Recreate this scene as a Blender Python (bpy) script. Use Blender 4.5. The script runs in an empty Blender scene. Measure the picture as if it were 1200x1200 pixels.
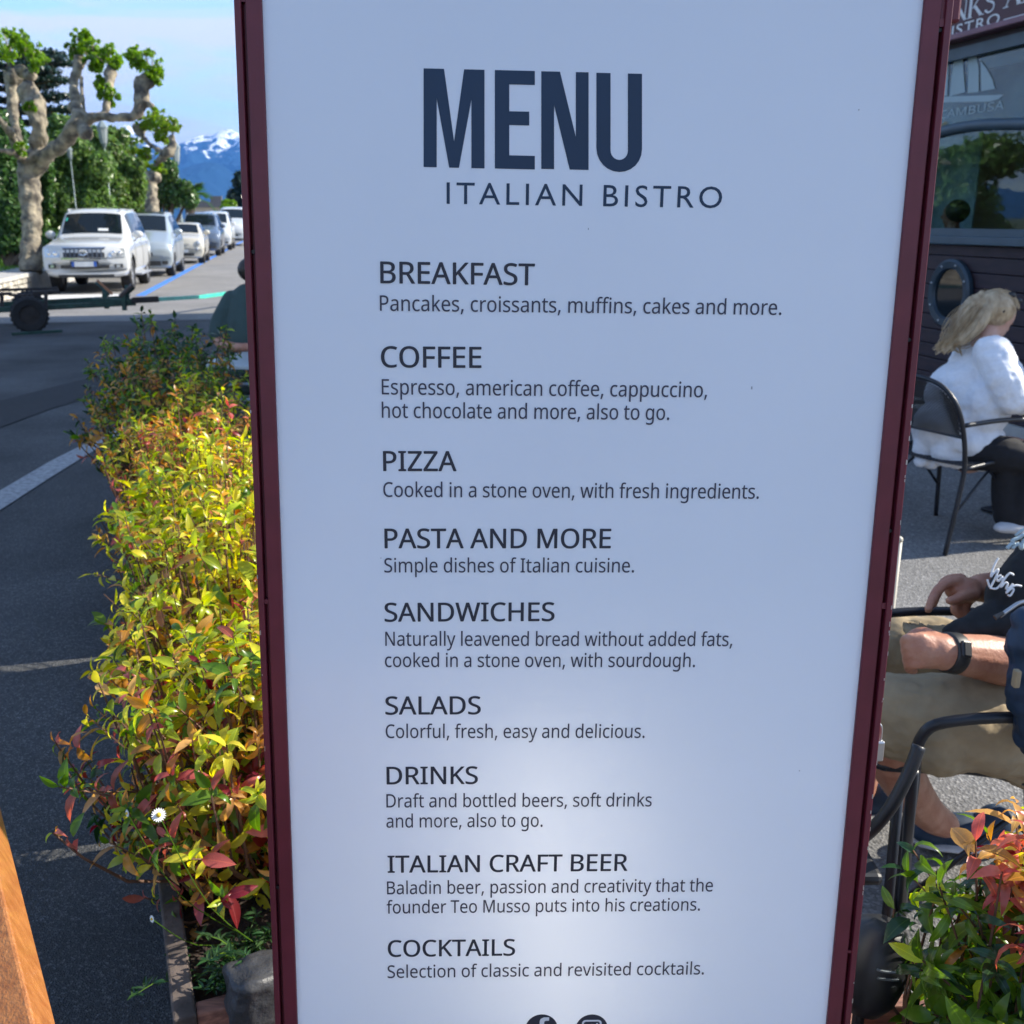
import bpy, bmesh, math, random, os
from mathutils import Vector, Matrix, noise, Euler
R = math.radians
random.seed(7)
SC = bpy.context.scene
COL = SC.collection

# ------------------------------------------------------------------ camera
TH = R(16.0)
CAMZ = 1.65
FWD = Vector((0, math.cos(TH), -math.sin(TH)))
DWN = Vector((0, -math.sin(TH), -math.cos(TH)))
RGT = Vector((1, 0, 0))
C0 = Vector((0, 0, CAMZ))
cam_d = bpy.data.cameras.new('camera')
cam = bpy.data.objects.new('camera', cam_d)
COL.objects.link(cam)
cam.location = C0
cam.rotation_euler = (R(90) - TH, 0, 0)
cam_d.sensor_width = 36; cam_d.lens = 36
cam_d.clip_start = 0.05; cam_d.clip_end = 60000
cam_d.dof.use_dof = True
cam_d.dof.focus_distance = 1.15
cam_d.dof.aperture_fstop = 13.0
SC.camera = cam

# ------------------------------------------------------------------ light
SUN_AZ = Vector((1.0, 0.25, 0)).normalized()
SUN_EL = R(33)
sun_dir = Vector((SUN_AZ.x * math.cos(SUN_EL), SUN_AZ.y * math.cos(SUN_EL), math.sin(SUN_EL)))
sd = bpy.data.lights.new('sun', 'SUN')
sd.energy = 5.0; sd.angle = R(0.5); sd.color = (1.0, 0.93, 0.80)
so = bpy.data.objects.new('sun', sd); COL.objects.link(so)
so.rotation_euler = sun_dir.to_track_quat('Z', 'Y').to_euler()
so.location = (20, 5, 30)
W = bpy.data.worlds.new('World'); SC.world = W; W.use_nodes = True
nt = W.node_tree; N = nt.nodes; L = nt.links
bg = N['Background']; bg.inputs['Strength'].default_value = 0.15
sky = N.new('ShaderNodeTexSky'); sky.sky_type = 'NISHITA'; sky.sun_disc = False
sky.sun_elevation = SUN_EL; sky.sun_rotation = math.atan2(SUN_AZ.x, SUN_AZ.y)
sky.air_density = 1.0; sky.dust_density = 0.3; sky.ozone_density = 2.5
tc = N.new('ShaderNodeTexCoord')
mp = N.new('ShaderNodeMapping'); mp.inputs['Scale'].default_value = (2.2, 2.2, 13.0)
mp.inputs['Rotation'].default_value = (0, R(-9), R(14))
L.new(tc.outputs['Generated'], mp.inputs['Vector'])
n1 = N.new('ShaderNodeTexNoise'); n1.inputs['Scale'].default_value = 2.3; n1.inputs['Detail'].default_value = 9
n1.inputs['Roughness'].default_value = 0.55; n1.inputs['Distortion'].default_value = 0.5
L.new(mp.outputs[0], n1.inputs['Vector'])
cr = N.new('ShaderNodeValToRGB'); cr.color_ramp.elements[0].position = 0.33; cr.color_ramp.elements[1].position = 0.50
cr.color_ramp.elements[1].color = (0.88, 0.88, 0.88, 1)
L.new(n1.outputs['Fac'], cr.inputs['Fac'])
mx = N.new('ShaderNodeMix'); mx.data_type = 'RGBA'
mx.inputs['B'].default_value = (3.9, 3.7, 3.45, 1)
spz = N.new('ShaderNodeSeparateXYZ'); L.new(tc.outputs['Generated'], spz.inputs[0])
zr = N.new('ShaderNodeMapRange'); zr.interpolation_type = 'SMOOTHSTEP'; zr.inputs['From Min'].default_value = 0.10; zr.inputs['From Max'].default_value = 0.42
zr.inputs['To Min'].default_value = 1.0; zr.inputs['To Max'].default_value = 0.12; L.new(spz.outputs['Z'], zr.inputs['Value'])
cm = N.new('ShaderNodeMath'); cm.operation = 'MULTIPLY'; L.new(cr.outputs['Color'], cm.inputs[0]); L.new(zr.outputs[0], cm.inputs[1])
L.new(cm.outputs[0], mx.inputs['Factor']); L.new(sky.outputs[0], mx.inputs['A'])
L.new(mx.outputs['Result'], bg.inputs['Color'])
SC.view_settings.view_transform = 'Standard'
try: SC.view_settings.look = 'None'
except Exception: pass
SC.view_settings.exposure = 1.05
SC.view_settings.gamma = 1.0
SC.view_settings.use_curve_mapping = False
SC.cycles.max_bounces = 8
SC.cycles.transparent_max_bounces = 8
SC.cycles.volume_bounces = 0

# ------------------------------------------------------------------ helpers
def ray(px, py):
    return RGT * ((px - 600) / 1200.0) + DWN * ((py - 600) / 1200.0) + FWD
def P(px, py, t=None, z=None):
    r = ray(px, py)
    if z is not None: t = (z - CAMZ) / r.z
    return C0 + r * t

def mat(name, col, rough=0.6, var=0.0, scale=8.0, bump=0.0, bscale=None, metal=0.0, col2=None, spec=0.5,
        coat=0.0, detail=6.0, trans=0.0, alpha=1.0, emis=None, emis_s=0.0, rnd=0.0, objco=True, stretch=None, backing=None):
    m = bpy.data.materials.new(name); m.use_nodes = True
    t = m.node_tree; n = t.nodes; l = t.links
    b = n['Principled BSDF']
    b.inputs['Roughness'].default_value = rough
    b.inputs['Metallic'].default_value = metal
    b.inputs['Specular IOR Level'].default_value = spec
    b.inputs['Coat Weight'].default_value = coat
    if coat: b.inputs['Coat Roughness'].default_value = 0.05
    if trans: b.inputs['Transmission Weight'].default_value = trans
    if emis: b.inputs['Emission Color'].default_value = (*emis, 1); b.inputs['Emission Strength'].default_value = emis_s
    tcn = n.new('ShaderNodeTexCoord'); mpn = n.new('ShaderNodeMapping')
    l.new(tcn.outputs['Object'], mpn.inputs['Vector'])
    if stretch: mpn.inputs['Scale'].default_value = stretch
    nz = n.new('ShaderNodeTexNoise'); nz.inputs['Scale'].default_value = scale; nz.inputs['Detail'].default_value = detail
    l.new(mpn.outputs[0], nz.inputs['Vector'])
    c2 = col2 if col2 else tuple(max(0, c * (1 - var)) for c in col)
    c1 = col if col2 else tuple(min(1, c * (1 + var)) for c in col)
    mr = n.new('ShaderNodeMapRange'); mr.inputs['From Min'].default_value = 0.35; mr.inputs['From Max'].default_value = 0.65
    l.new(nz.outputs['Fac'], mr.inputs['Value'])
    mixn = n.new('ShaderNodeMix'); mixn.data_type = 'RGBA'
    mixn.inputs['A'].default_value = (*c1, 1); mixn.inputs['B'].default_value = (*c2, 1)
    l.new(mr.outputs[0], mixn.inputs['Factor'])
    outc = mixn.outputs['Result']
    if rnd:
        oi = n.new('ShaderNodeObjectInfo'); ge = n.new('ShaderNodeNewGeometry')
        ad = n.new('ShaderNodeMath'); ad.operation = 'ADD'
        l.new(oi.outputs['Random'], ad.inputs[0]); l.new(ge.outputs['Random Per Island'], ad.inputs[1])
        fr = n.new('ShaderNodeMath'); fr.operation = 'FRACT'; l.new(ad.outputs[0], fr.inputs[0])
        mr2 = n.new('ShaderNodeMapRange'); mr2.inputs['To Min'].default_value = 1 - rnd; mr2.inputs['To Max'].default_value = 1 + rnd
        l.new(fr.outputs[0], mr2.inputs['Value'])
        hs = n.new('ShaderNodeHueSaturation'); l.new(mr2.outputs[0], hs.inputs['Value'])
        mr3 = n.new('ShaderNodeMapRange'); mr3.inputs['To Min'].default_value = 0.5 - rnd * 0.05; mr3.inputs['To Max'].default_value = 0.5 + rnd * 0.05
        l.new(ad.outputs[0], mr3.inputs['Value']); l.new(mr3.outputs[0], hs.inputs['Hue'])
        l.new(outc, hs.inputs['Color']); outc = hs.outputs['Color']
    if backing:
        sx = n.new('ShaderNodeSeparateXYZ'); l.new(tcn.outputs['Object'], sx.inputs[0]); ab = n.new('ShaderNodeMath'); ab.operation = 'ABSOLUTE'; l.new(sx.outputs['Y'], ab.inputs[0])
        lt = n.new('ShaderNodeMapRange'); lt.inputs['From Min'].default_value = 0.006; lt.inputs['From Max'].default_value = 0.016; lt.inputs['To Min'].default_value = 0.45; lt.inputs['To Max'].default_value = 0.0; l.new(ab.outputs[0], lt.inputs['Value'])
        mm = n.new('ShaderNodeMix'); mm.data_type = 'RGBA'; l.new(lt.outputs[0], mm.inputs['Factor']); l.new(outc, mm.inputs['A']); mm.inputs['B'].default_value = (min(1, col[0] * 1.8 + .05), min(1, col[1] * 1.8 + .05), col[2] + .04, 1); outc = mm.outputs['Result']
    l.new(outc, b.inputs['Base Color'])
    if bump:
        nb = n.new('ShaderNodeTexNoise'); nb.inputs['Scale'].default_value = bscale or scale * 4; nb.inputs['Detail'].default_value = 5
        l.new(mpn.outputs[0], nb.inputs['Vector'])
        bn = n.new('ShaderNodeBump'); bn.inputs['Strength'].default_value = 0.6; bn.inputs['Distance'].default_value = bump
        l.new(nb.outputs['Fac'], bn.inputs['Height']); l.new(bn.outputs[0], b.inputs['Normal'])
    if backing:   # leaf: translucent share
        tr = n.new('ShaderNodeBsdfTranslucent'); hs2 = n.new('ShaderNodeHueSaturation')
        hs2.inputs['Value'].default_value = 1.5; hs2.inputs['Saturation'].default_value = 1.15
        l.new(outc, hs2.inputs['Color']); l.new(hs2.outputs[0], tr.inputs['Color'])
        ms = n.new('ShaderNodeMixShader'); ms.inputs[0].default_value = backing
        l.new(b.outputs[0], ms.inputs[1]); l.new(tr.outputs[0], ms.inputs[2])
        l.new(ms.outputs[0], n['Material Output'].inputs['Surface'])
    return m

OFF = {}
class MB:
    """collects shapes, builds ONE mesh object"""
    def __init__(s): s.v = []; s.f = []; s.m = []
    def add(s, vs, fs, mi=0):
        o = len(s.v); s.v += [Vector(v) for v in vs]; s.f += [tuple(i + o for i in f) for f in fs]; s.m += [mi] * len(fs)
    def box(s, c, h, rot=None, mi=0, ax=None):
        c = Vector(c); vs = []
        for x in (-1, 1):
            for y in (-1, 1):
                for z in (-1, 1):
                    p = Vector((x * h[0], y * h[1], z * h[2]))
                    if rot is not None: p = rot @ p
                    if ax: p = ax[0] * p.x + ax[1] * p.y + ax[2] * p.z
                    vs.append(c + p)
        s.add(vs, [(0, 1, 3, 2), (4, 6, 7, 5), (0, 4, 5, 1), (2, 3, 7, 6), (0, 2, 6, 4), (1, 5, 7, 3)], mi)
    def tube(s, pts, rad, n=8, cap=True, mi=0, flat=1.0):
        pts = [Vector(p) for p in pts]
        if not hasattr(rad, '__len__'): rad = [rad] * len(pts)
        o = len(s.v); prev = None; vs = []; fs = []
        for i, p in enumerate(pts):
            d = (pts[min(i + 1, len(pts) - 1)] - pts[max(i - 1, 0)]).normalized()
            if prev is None:
                a = Vector((0, 0, 1)) if abs(d.z) < 0.9 else Vector((1, 0, 0))
                u = d.cross(a).normalized()
            else:
                u = (prev - d * prev.dot(d)).normalized()
            prev = u; w = d.cross(u)
            for k in range(n):
                an = 2 * math.pi * k / n
                vs.append(p + (u * math.cos(an) + w * math.sin(an) * flat) * rad[i])
        for i in range(len(pts) - 1):
            for k in range(n):
                a = i * n + k; b = i * n + (k + 1) % n
                fs.append((a, b, b + n, a + n))
        if cap:
            fs.append(tuple(range(n - 1, -1, -1))); fs.append(tuple((len(pts) - 1) * n + k for k in range(n)))
        s.add(vs, fs, mi)
    def ell(s, c, r, rot=None, nu=14, nv=9, mi=0):
        c = Vector(c); vs = []; fs = []
        if not hasattr(r, '__len__'): r = (r, r, r)
        for j in range(nv + 1):
            ph = math.pi * j / nv
            for i in range(nu):
                th = 2 * math.pi * i / nu
                p = Vector((r[0] * math.sin(ph) * math.cos(th), r[1] * math.sin(ph) * math.sin(th), r[2] * math.cos(ph)))
                if rot is not None: p = rot @ p
                vs.append(c + p)
        for j in range(nv):
            for i in range(nu):
                a = j * nu + i; b = j * nu + (i + 1) % nu
                fs.append((a, a + nu, b + nu, b))
        s.add(vs, fs, mi)
    def prism(s, outline, ext, mi=0):
        """outline: list of 3D points (planar), ext: extrusion vector"""
        n = len(outline); a = [Vector(p) for p in outline]; b = [p + Vector(ext) for p in a]
        s.add(a + b, [tuple(range(n - 1, -1, -1)), tuple(range(n, 2 * n))] + [(i, (i + 1) % n, n + (i + 1) % n, n + i) for i in range(n)], mi)
    def grid(s, fn, nu, nv, mi=0):
        vs = [fn(i / nu, j / nv) for j in range(nv + 1) for i in range(nu + 1)]
        fs = [(j * (nu + 1) + i, j * (nu + 1) + i + 1, (j + 1) * (nu + 1) + i + 1, (j + 1) * (nu + 1) + i) for j in range(nv) for i in range(nu)]
        s.add(vs, fs, mi)
    def build(s, name, mats, parent=None, smooth=False, world=True, bevel=0.0, remesh=0.0, smoothit=0, weld=False):
        off = OFF.get(parent.name, Vector((0, 0, 0))) if (parent is not None and world) else Vector((0, 0, 0))
        me = bpy.data.meshes.new(name)
        me.from_pydata([tuple(v - off) for v in s.v], [], s.f)
        if not isinstance(mats, (list, tuple)): mats = [mats]
        for m in mats: me.materials.append(m)
        if len(mats) > 1:
            me.polygons.foreach_set('material_index', s.m)
        if smooth: me.polygons.foreach_set('use_smooth', [True] * len(me.polygons))
        me.update()
        if weld:
            b_ = bmesh.new(); b_.from_mesh(me); bmesh.ops.remove_doubles(b_, verts=b_.verts, dist=1e-5)
            bmesh.ops.recalc_face_normals(b_, faces=b_.faces); b_.to_mesh(me); b_.free()
        o = bpy.data.objects.new(name, me); COL.objects.link(o)
        if parent is not None:
            o.parent = parent; OFF[o.name] = off
        if bevel:
            bv = o.modifiers.new('bevel', 'BEVEL'); bv.width = bevel; bv.segments = 2; bv.limit_method = 'ANGLE'
        if remesh:
            rm = o.modifiers.new('remesh', 'REMESH'); rm.mode = 'VOXEL'; rm.voxel_size = remesh; rm.use_smooth_shade = True
            if smoothit:
                sm = o.modifiers.new('smooth', 'SMOOTH'); sm.iterations = smoothit; sm.factor = 0.5
        return o

def displace(o, strength, size):
    tx = bpy.data.textures.new('lumps', 'CLOUDS'); tx.noise_scale = size; tx.noise_depth = 3
    d = o.modifiers.new('lumps', 'DISPLACE'); d.texture = tx; d.strength = strength; d.mid_level = 0.5; d.texture_coords = 'LOCAL'
    return o
def tag(o, label=None, cat=None, group=None, kind=None):
    if label: o['label'] = label
    if cat: o['category'] = cat
    if group: o['group'] = group
    if kind: o['kind'] = kind
    return o
def thing(name, loc, label, cat, group=None, rz=0.0):
    o = bpy.data.objects.new(name, None); COL.objects.link(o)
    o.empty_display_size = 0.1
    o.location = loc; o.rotation_euler = (0, 0, rz)
    OFF[o.name] = Vector(loc)
    return tag(o, label, cat, group)
def kids(o): return list(o.children)
def copy_tree(o, parent=None):
    c = o.copy(); COL.objects.link(c)
    if parent is not None: c.parent = parent
    for ch in kids(o): copy_tree(ch, c)
    return c
def structure(o): o['kind'] = 'structure'; return o
def smooth_path(pts, k=4):
    pts = [Vector(p) for p in pts]; out = []
    for i in range(len(pts) - 1):
        p0 = pts[max(i - 1, 0)]; p1 = pts[i]; p2 = pts[i + 1]; p3 = pts[min(i + 2, len(pts) - 1)]
        for j in range(k):
            t = j / k
            out.append(0.5 * ((2 * p1) + (-p0 + p2) * t + (2 * p0 - 5 * p1 + 4 * p2 - p3) * t * t + (-p0 + 3 * p1 - 3 * p2 + p3) * t ** 3))
    out.append(pts[-1]); return out

SD = Vector((-0.2079, 0.9781, 0))     # direction of the street, away from the camera
SN = Vector((0.9781, 0.2079, 0))      # across the street, to the right

# ------------------------------------------------------------------ materials
M = {}
def asphalt(name, base, fleck, scale=220.0, patch=0.25):
    m = bpy.data.materials.new(name); m.use_nodes = True
    t = m.node_tree; n = t.nodes; l = t.links; b = n['Principled BSDF']; b.inputs['Roughness'].default_value = 0.85
    tcn = n.new('ShaderNodeTexCoord')
    vo = n.new('ShaderNodeTexVoronoi'); vo.inputs['Scale'].default_value = scale; l.new(tcn.outputs['Object'], vo.inputs['Vector'])
    big = n.new('ShaderNodeTexNoise'); big.inputs['Scale'].default_value = 0.8; big.inputs['Detail'].default_value = 8; l.new(tcn.outputs['Object'], big.inputs['Vector'])
    mid = n.new('ShaderNodeTexNoise'); mid.inputs['Scale'].default_value = 45; mid.inputs['Detail'].default_value = 6; l.new(tcn.outputs['Object'], mid.inputs['Vector'])
    sep = n.new('ShaderNodeSeparateColor'); l.new(vo.outputs['Color'], sep.inputs[0])
    r1 = n.new('ShaderNodeValToRGB'); e = r1.color_ramp.elements
    e[0].position = 0.0; e[0].color = (*[c * 0.7 for c in base], 1); e[1].position = 0.8; e[1].color = (*[c * 1.15 for c in base], 1)
    x = e.new(0.93); x.color = (*fleck, 1)
    l.new(sep.outputs[0], r1.inputs['Fac'])
    mr = n.new('ShaderNodeMapRange'); mr.inputs['From Min'].default_value = 0.3; mr.inputs['From Max'].default_value = 0.7
    mr.inputs['To Min'].default_value = 1 - patch; mr.inputs['To Max'].default_value = 1 + patch; l.new(big.outputs['Fac'], mr.inputs['Value'])
    mr2 = n.new('ShaderNodeMapRange'); mr2.inputs['From Min'].default_value = 0.3; mr2.inputs['From Max'].default_value = 0.7
    mr2.inputs['To Min'].default_value = 0.8; mr2.inputs['To Max'].default_value = 1.2; l.new(mid.outputs['Fac'], mr2.inputs['Value'])
    mu = n.new('ShaderNodeMath'); mu.operation = 'MULTIPLY'; l.new(mr.outputs[0], mu.inputs[0]); l.new(mr2.outputs[0], mu.inputs[1])
    hs = n.new('ShaderNodeHueSaturation'); l.new(mu.outputs[0], hs.inputs['Value']); l.new(r1.outputs[0], hs.inputs['Color'])
    l.new(hs.outputs[0], b.inputs['Base Color'])
    bn = n.new('ShaderNodeBump'); bn.inputs['Strength'].default_value = 0.8; bn.inputs['Distance'].default_value = 0.004
    l.new(vo.outputs['Distance'], bn.inputs['Height']); l.new(bn.outputs[0], b.inputs['Normal'])
    return m
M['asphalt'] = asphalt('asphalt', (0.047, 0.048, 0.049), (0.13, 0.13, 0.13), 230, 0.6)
M['road'] = asphalt('sunlit_tone_asphalt', (0.20, 0.19, 0.18), (0.32, 0.31, 0.29), 120, 0.15)
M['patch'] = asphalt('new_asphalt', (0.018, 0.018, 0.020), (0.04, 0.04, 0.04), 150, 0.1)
M['terrace'] = asphalt('terrace_asphalt', (0.14, 0.137, 0.133), (0.22, 0.215, 0.21), 120, 0.4)
M['white_line'] = mat('worn_white_paint', (0.30, 0.30, 0.30), 0.8, 0.3, 30, 0.001)
M['white_line2'] = mat('white_road_paint', (0.62, 0.61, 0.58), 0.8, 0.2, 10)
M['blue_line'] = mat('blue_road_paint', (0.05, 0.20, 0.62), 0.7, 0.2, 5)
M['frame'] = mat('dark_red_powder_coat', (0.125, 0.014, 0.026), 0.42, 0.10, 30, 0.0002, 400)
M['frame_groove'] = mat('groove_dark_red', (0.03, 0.008, 0.016), 0.6, 0.1, 20)
M['ink_blue'] = mat('navy_ink', (0.012, 0.036, 0.078), 0.6, 0.05, 5)
M['ink'] = mat('dark_ink', (0.028, 0.030, 0.045), 0.6, 0.05, 5)
M['ink_grey'] = mat('grey_ink', (0.045, 0.045, 0.075), 0.6, 0.05, 5)
M['white_flat'] = mat('white_print', (0.75, 0.75, 0.75), 0.6, 0.02, 5)
m = mat('white_acrylic', (0.84, 0.89, 0.96), 0.30, 0.015, 3, 0.0, spec=0.5); M['acrylic'] = m
t_ = M['acrylic'].node_tree; n_ = t_.nodes; l_ = t_.links; tr_ = n_.new('ShaderNodeBsdfTranslucent'); tr_.inputs['Color'].default_value = (.8, .8, .8, 1); ms_ = n_.new('ShaderNodeMixShader'); ms_.inputs[0].default_value = 0.14
l_.new(n_['Principled BSDF'].outputs[0], ms_.inputs[1]); l_.new(tr_.outputs[0], ms_.inputs[2]); l_.new(ms_.outputs[0], n_['Material Output'].inputs['Surface'])
n_['Principled BSDF'].inputs['Base Color'].default_value = (.84, .89, .96, 1)
M['speck'] = mat('grey_speck', (0.40, 0.42, 0.46), 0.8, 0.2, 50)
M['housing'] = mat('light_box_inside_white', (0.75, 0.75, 0.75), 0.8, 0.02, 4)
M['tube'] = mat('added_tube_glow', (0.8, 0.8, 0.8), 0.5, 0, 4, emis=(1.0, 0.93, 0.76), emis_s=13.0)
M['steel'] = mat('steel', (0.5, 0.5, 0.5), 0.35, 0.1, 20, metal=1.0)
M['black_metal'] = mat('black_tube', (0.012, 0.014, 0.020), 0.38, 0.2, 15)
M['mesh_metal'] = mat('black_mesh', (0.016, 0.018, 0.022), 0.5, 0.2, 15)
M['grey_metal'] = mat('grey_tube', (0.20, 0.23, 0.25), 0.35, 0.1, 15, metal=0.6)
M['oldwood'] = mat('weathered_wood', (0.13, 0.10, 0.085), 0.85, 0.0, 22, 0.004, 90, col2=(0.045, 0.036, 0.032), stretch=(1, 1, 1))
M['redwood'] = mat('reddish_wood', (0.33, 0.15, 0.10), 0.7, 0.0, 18, 0.002, 60, col2=(0.14, 0.06, 0.045), stretch=(1, 6, 6))
M['orangewood'] = mat('varnished_orange_wood', (0.40, 0.155, 0.042), 0.42, 0.0, 20, 0.002, 60, col2=(0.28, 0.095, 0.022), stretch=(6, 6, 1), coat=0.3)
M['soil'] = mat('soil', (0.045, 0.028, 0.020), 0.95, 0.0, 40, 0.02, 60, col2=(0.015, 0.010, 0.008))
M['stone_dark'] = mat('grey_slate_stone', (0.035, 0.036, 0.040), 0.5, 0.4, 25, 0.01, 40)
M['bark'] = mat('plane_bark', (0.36, 0.31, 0.22), 0.9, 0.0, 4.5, 0.06, 9, col2=(0.075, 0.065, 0.055))
M['darkbark'] = mat('dark_bark', (0.10, 0.07, 0.05), 0.9, 0.3, 6, 0.02)
M['stem'] = mat('shrub_stem', (0.12, 0.06, 0.035), 0.8, 0.3, 30)
def leafm(name, c, b=0.45, rnd=0.35, rough=0.30): return mat(name, c, rough, 0.12, 60, backing=b, rnd=rnd)
LEAF = [leafm('leaf_lime', (0.42, 0.47, 0.03), 0.5), leafm('leaf_yellow', (0.66, 0.55, 0.05), 0.5), leafm('leaf_green', (0.11, 0.19, 0.016)),
        leafm('leaf_orange', (0.50, 0.19, 0.04)), leafm('leaf_pink', (0.48, 0.10, 0.10)), leafm('leaf_crimson', (0.20, 0.018, 0.04)),
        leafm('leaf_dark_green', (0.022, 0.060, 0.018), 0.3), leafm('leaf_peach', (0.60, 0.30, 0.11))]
M['tree_light'] = leafm('plane_leaf', (0.19, 0.29, 0.02), 0.5)
M['tree_mid'] = leafm('hedge_leaf', (0.15, 0.22, 0.055), 0.4, 0.6)
M['tree_dark'] = leafm('evergreen_leaf', (0.08, 0.14, 0.035), 0.35, 0.6)
M['tree_conifer'] = leafm('conifer_needles', (0.014, 0.036, 0.022), 0.2, 0.4)
M['palm'] = leafm('palm_leaf', (0.06, 0.12, 0.025), 0.35, 0.4)
M['grass'] = leafm('grass_blade', (0.12, 0.22, 0.02), 0.4, 0.4)
M['grass_base'] = mat('turf', (0.07, 0.13, 0.02), 0.9, 0.4, 3)
M['stone'] = mat('wall_stone', (0.42, 0.39, 0.34), 0.9, 0.35, 6, 0.03, 12, rnd=0.25)
M['mortar'] = mat('mortar', (0.20, 0.185, 0.165), 0.95, 0.2, 12)
M['cap'] = mat('concrete_cap', (0.40, 0.385, 0.36), 0.85, 0.15, 5, 0.005)
M['carwhite'] = mat('white_car_paint', (0.56, 0.57, 0.56), 0.25, 0.01, 2, coat=1.0)
M['carsilver'] = mat('pale_silver_car_paint', (0.36, 0.41, 0.44), 0.3, 0.01, 2, coat=1.0, metal=0.3)
M['carcream'] = mat('cream_car_paint', (0.52, 0.49, 0.41), 0.25, 0.01, 2, coat=1.0)
M['cardark'] = mat('slate_car_paint', (0.10, 0.13, 0.18), 0.25, 0.02, 2, coat=1.0, metal=0.3)
M['carglass'] = mat('dark_car_glass', (0.008, 0.013, 0.018), 0.04, 0.0, 2, spec=0.35)
M['tyre'] = mat('tyre_rubber', (0.018, 0.018, 0.019), 0.8, 0.2, 20)
M['rim'] = mat('alloy_rim', (0.55, 0.55, 0.55), 0.3, 0.05, 5, metal=0.7)
M['blackpl'] = mat('black_plastic', (0.018, 0.019, 0.021), 0.45, 0.2, 20)
M['lampglass'] = mat('headlight_glass', (0.55, 0.58, 0.60), 0.08, 0.2, 14, metal=0.5, coat=1.0)
M['chrome'] = mat('chrome', (0.8, 0.8, 0.8), 0.12, 0.0, 5, metal=1.0)
M['grillebar'] = mat('dull_grille_bar', (0.10, 0.11, 0.13), 0.35, 0.05, 5, metal=0.4)
M['plate'] = mat('number_plate_white', (0.70, 0.71, 0.70), 0.5, 0.02, 5)
M['plateblue'] = mat('number_plate_blue', (0.02, 0.10, 0.42), 0.5, 0.02, 5)
M['interior'] = mat('beige_cloth', (0.25, 0.22, 0.18), 0.9, 0.2, 5)
M['trailer_green'] = mat('green_trailer_paint', (0.012, 0.055, 0.042), 0.45, 0.3, 12)
M['trailer_teal'] = mat('turquoise_paint', (0.05, 0.50, 0.38), 0.45, 0.15, 12)
M['trailer_dark'] = mat('rusty_dark_steel', (0.03, 0.024, 0.022), 0.7, 0.4, 12)
M['galv'] = mat('grey_lamp_paint', (0.22, 0.27, 0.28), 0.5, 0.15, 5, metal=0.2)
M['lanternglass'] = mat('frosted_lantern_glass', (0.36, 0.40, 0.40), 0.25, 0.05, 5)
M['skin'] = mat('skin_tanned', (0.50, 0.25, 0.165), 0.5, 0.0, 22, 0.0022, 130, col2=(0.40, 0.165, 0.10))
M['skinpale'] = mat('skin_fair', (0.55, 0.32, 0.24), 0.5, 0.06, 30, 0.0004, 300)
M['tshirt'] = mat('black_cotton', (0.010, 0.011, 0.013), 0.9, 0.3, 30, 0.003, 14)
M['khaki'] = mat('khaki_cotton', (0.33, 0.255, 0.155), 0.9, 0.08, 30, 0.009, 11)
M['fleece'] = mat('white_fleece', (0.78, 0.79, 0.82), 0.95, 0.04, 60, 0.006, 22)
M['blacktr'] = mat('black_trousers', (0.008, 0.008, 0.011), 0.85, 0.2, 30, 0.004, 12)
M['hair_blond'] = mat('blonde_hair', (0.52, 0.40, 0.25), 0.45, 0.0, 12, 0.003, 25, col2=(0.33, 0.23, 0.13), stretch=(3, 3, 1))
M['hair_dark'] = mat('dark_hair', (0.03, 0.02, 0.014), 0.5, 0.3, 60)
M['greytee'] = mat('grey_green_cotton', (0.045, 0.075, 0.070), 0.9, 0.08, 10, 0.006, 10)
M['navy'] = mat('navy_nylon', (0.010, 0.030, 0.065), 0.6, 0.2, 20, 0.004, 14)
M['shoe'] = mat('pale_shoe', (0.5, 0.5, 0.52), 0.7, 0.1, 20)
M['whitetop'] = mat('white_tabletop', (0.42, 0.46, 0.46), 0.4, 0.05, 10)
M['cream_rail'] = mat('cream_metal', (0.55, 0.53, 0.45), 0.5, 0.1, 10)
M['fascia'] = mat('maroon_fascia', (0.075, 0.022, 0.030), 0.5, 0.1, 8)
M['fascia_trim'] = mat('pink_maroon_trim', (0.22, 0.10, 0.13), 0.45, 0.1, 8)
M['siding'] = mat('dark_plum_boards', (0.040, 0.022, 0.030), 0.6, 0.0, 6, 0.002, 30, col2=(0.022, 0.014, 0.022), stretch=(1, 1, 5))
M['bluegrey'] = mat('blue_grey_paint', (0.06, 0.095, 0.125), 0.45, 0.08, 8)
M['plaster'] = mat('cream_plaster', (0.55, 0.47, 0.36), 0.9, 0.08, 3, 0.004)
M['etched'] = mat('etched_film', (0.36, 0.46, 0.49), 0.6, 0.03, 8)
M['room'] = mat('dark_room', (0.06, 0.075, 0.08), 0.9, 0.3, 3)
M['door_white'] = mat('pale_door', (0.55, 0.56, 0.55), 0.6, 0.1, 4)
M['roof'] = mat('grey_roof', (0.16, 0.15, 0.145), 0.8, 0.1, 3)
m = mat('window_glass', (0.8, 0.85, 0.86), 0.02, 0.0, 2, trans=1.0, spec=0.5)
m.node_tree.nodes['Principled BSDF'].inputs['IOR'].default_value = 1.6
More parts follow.
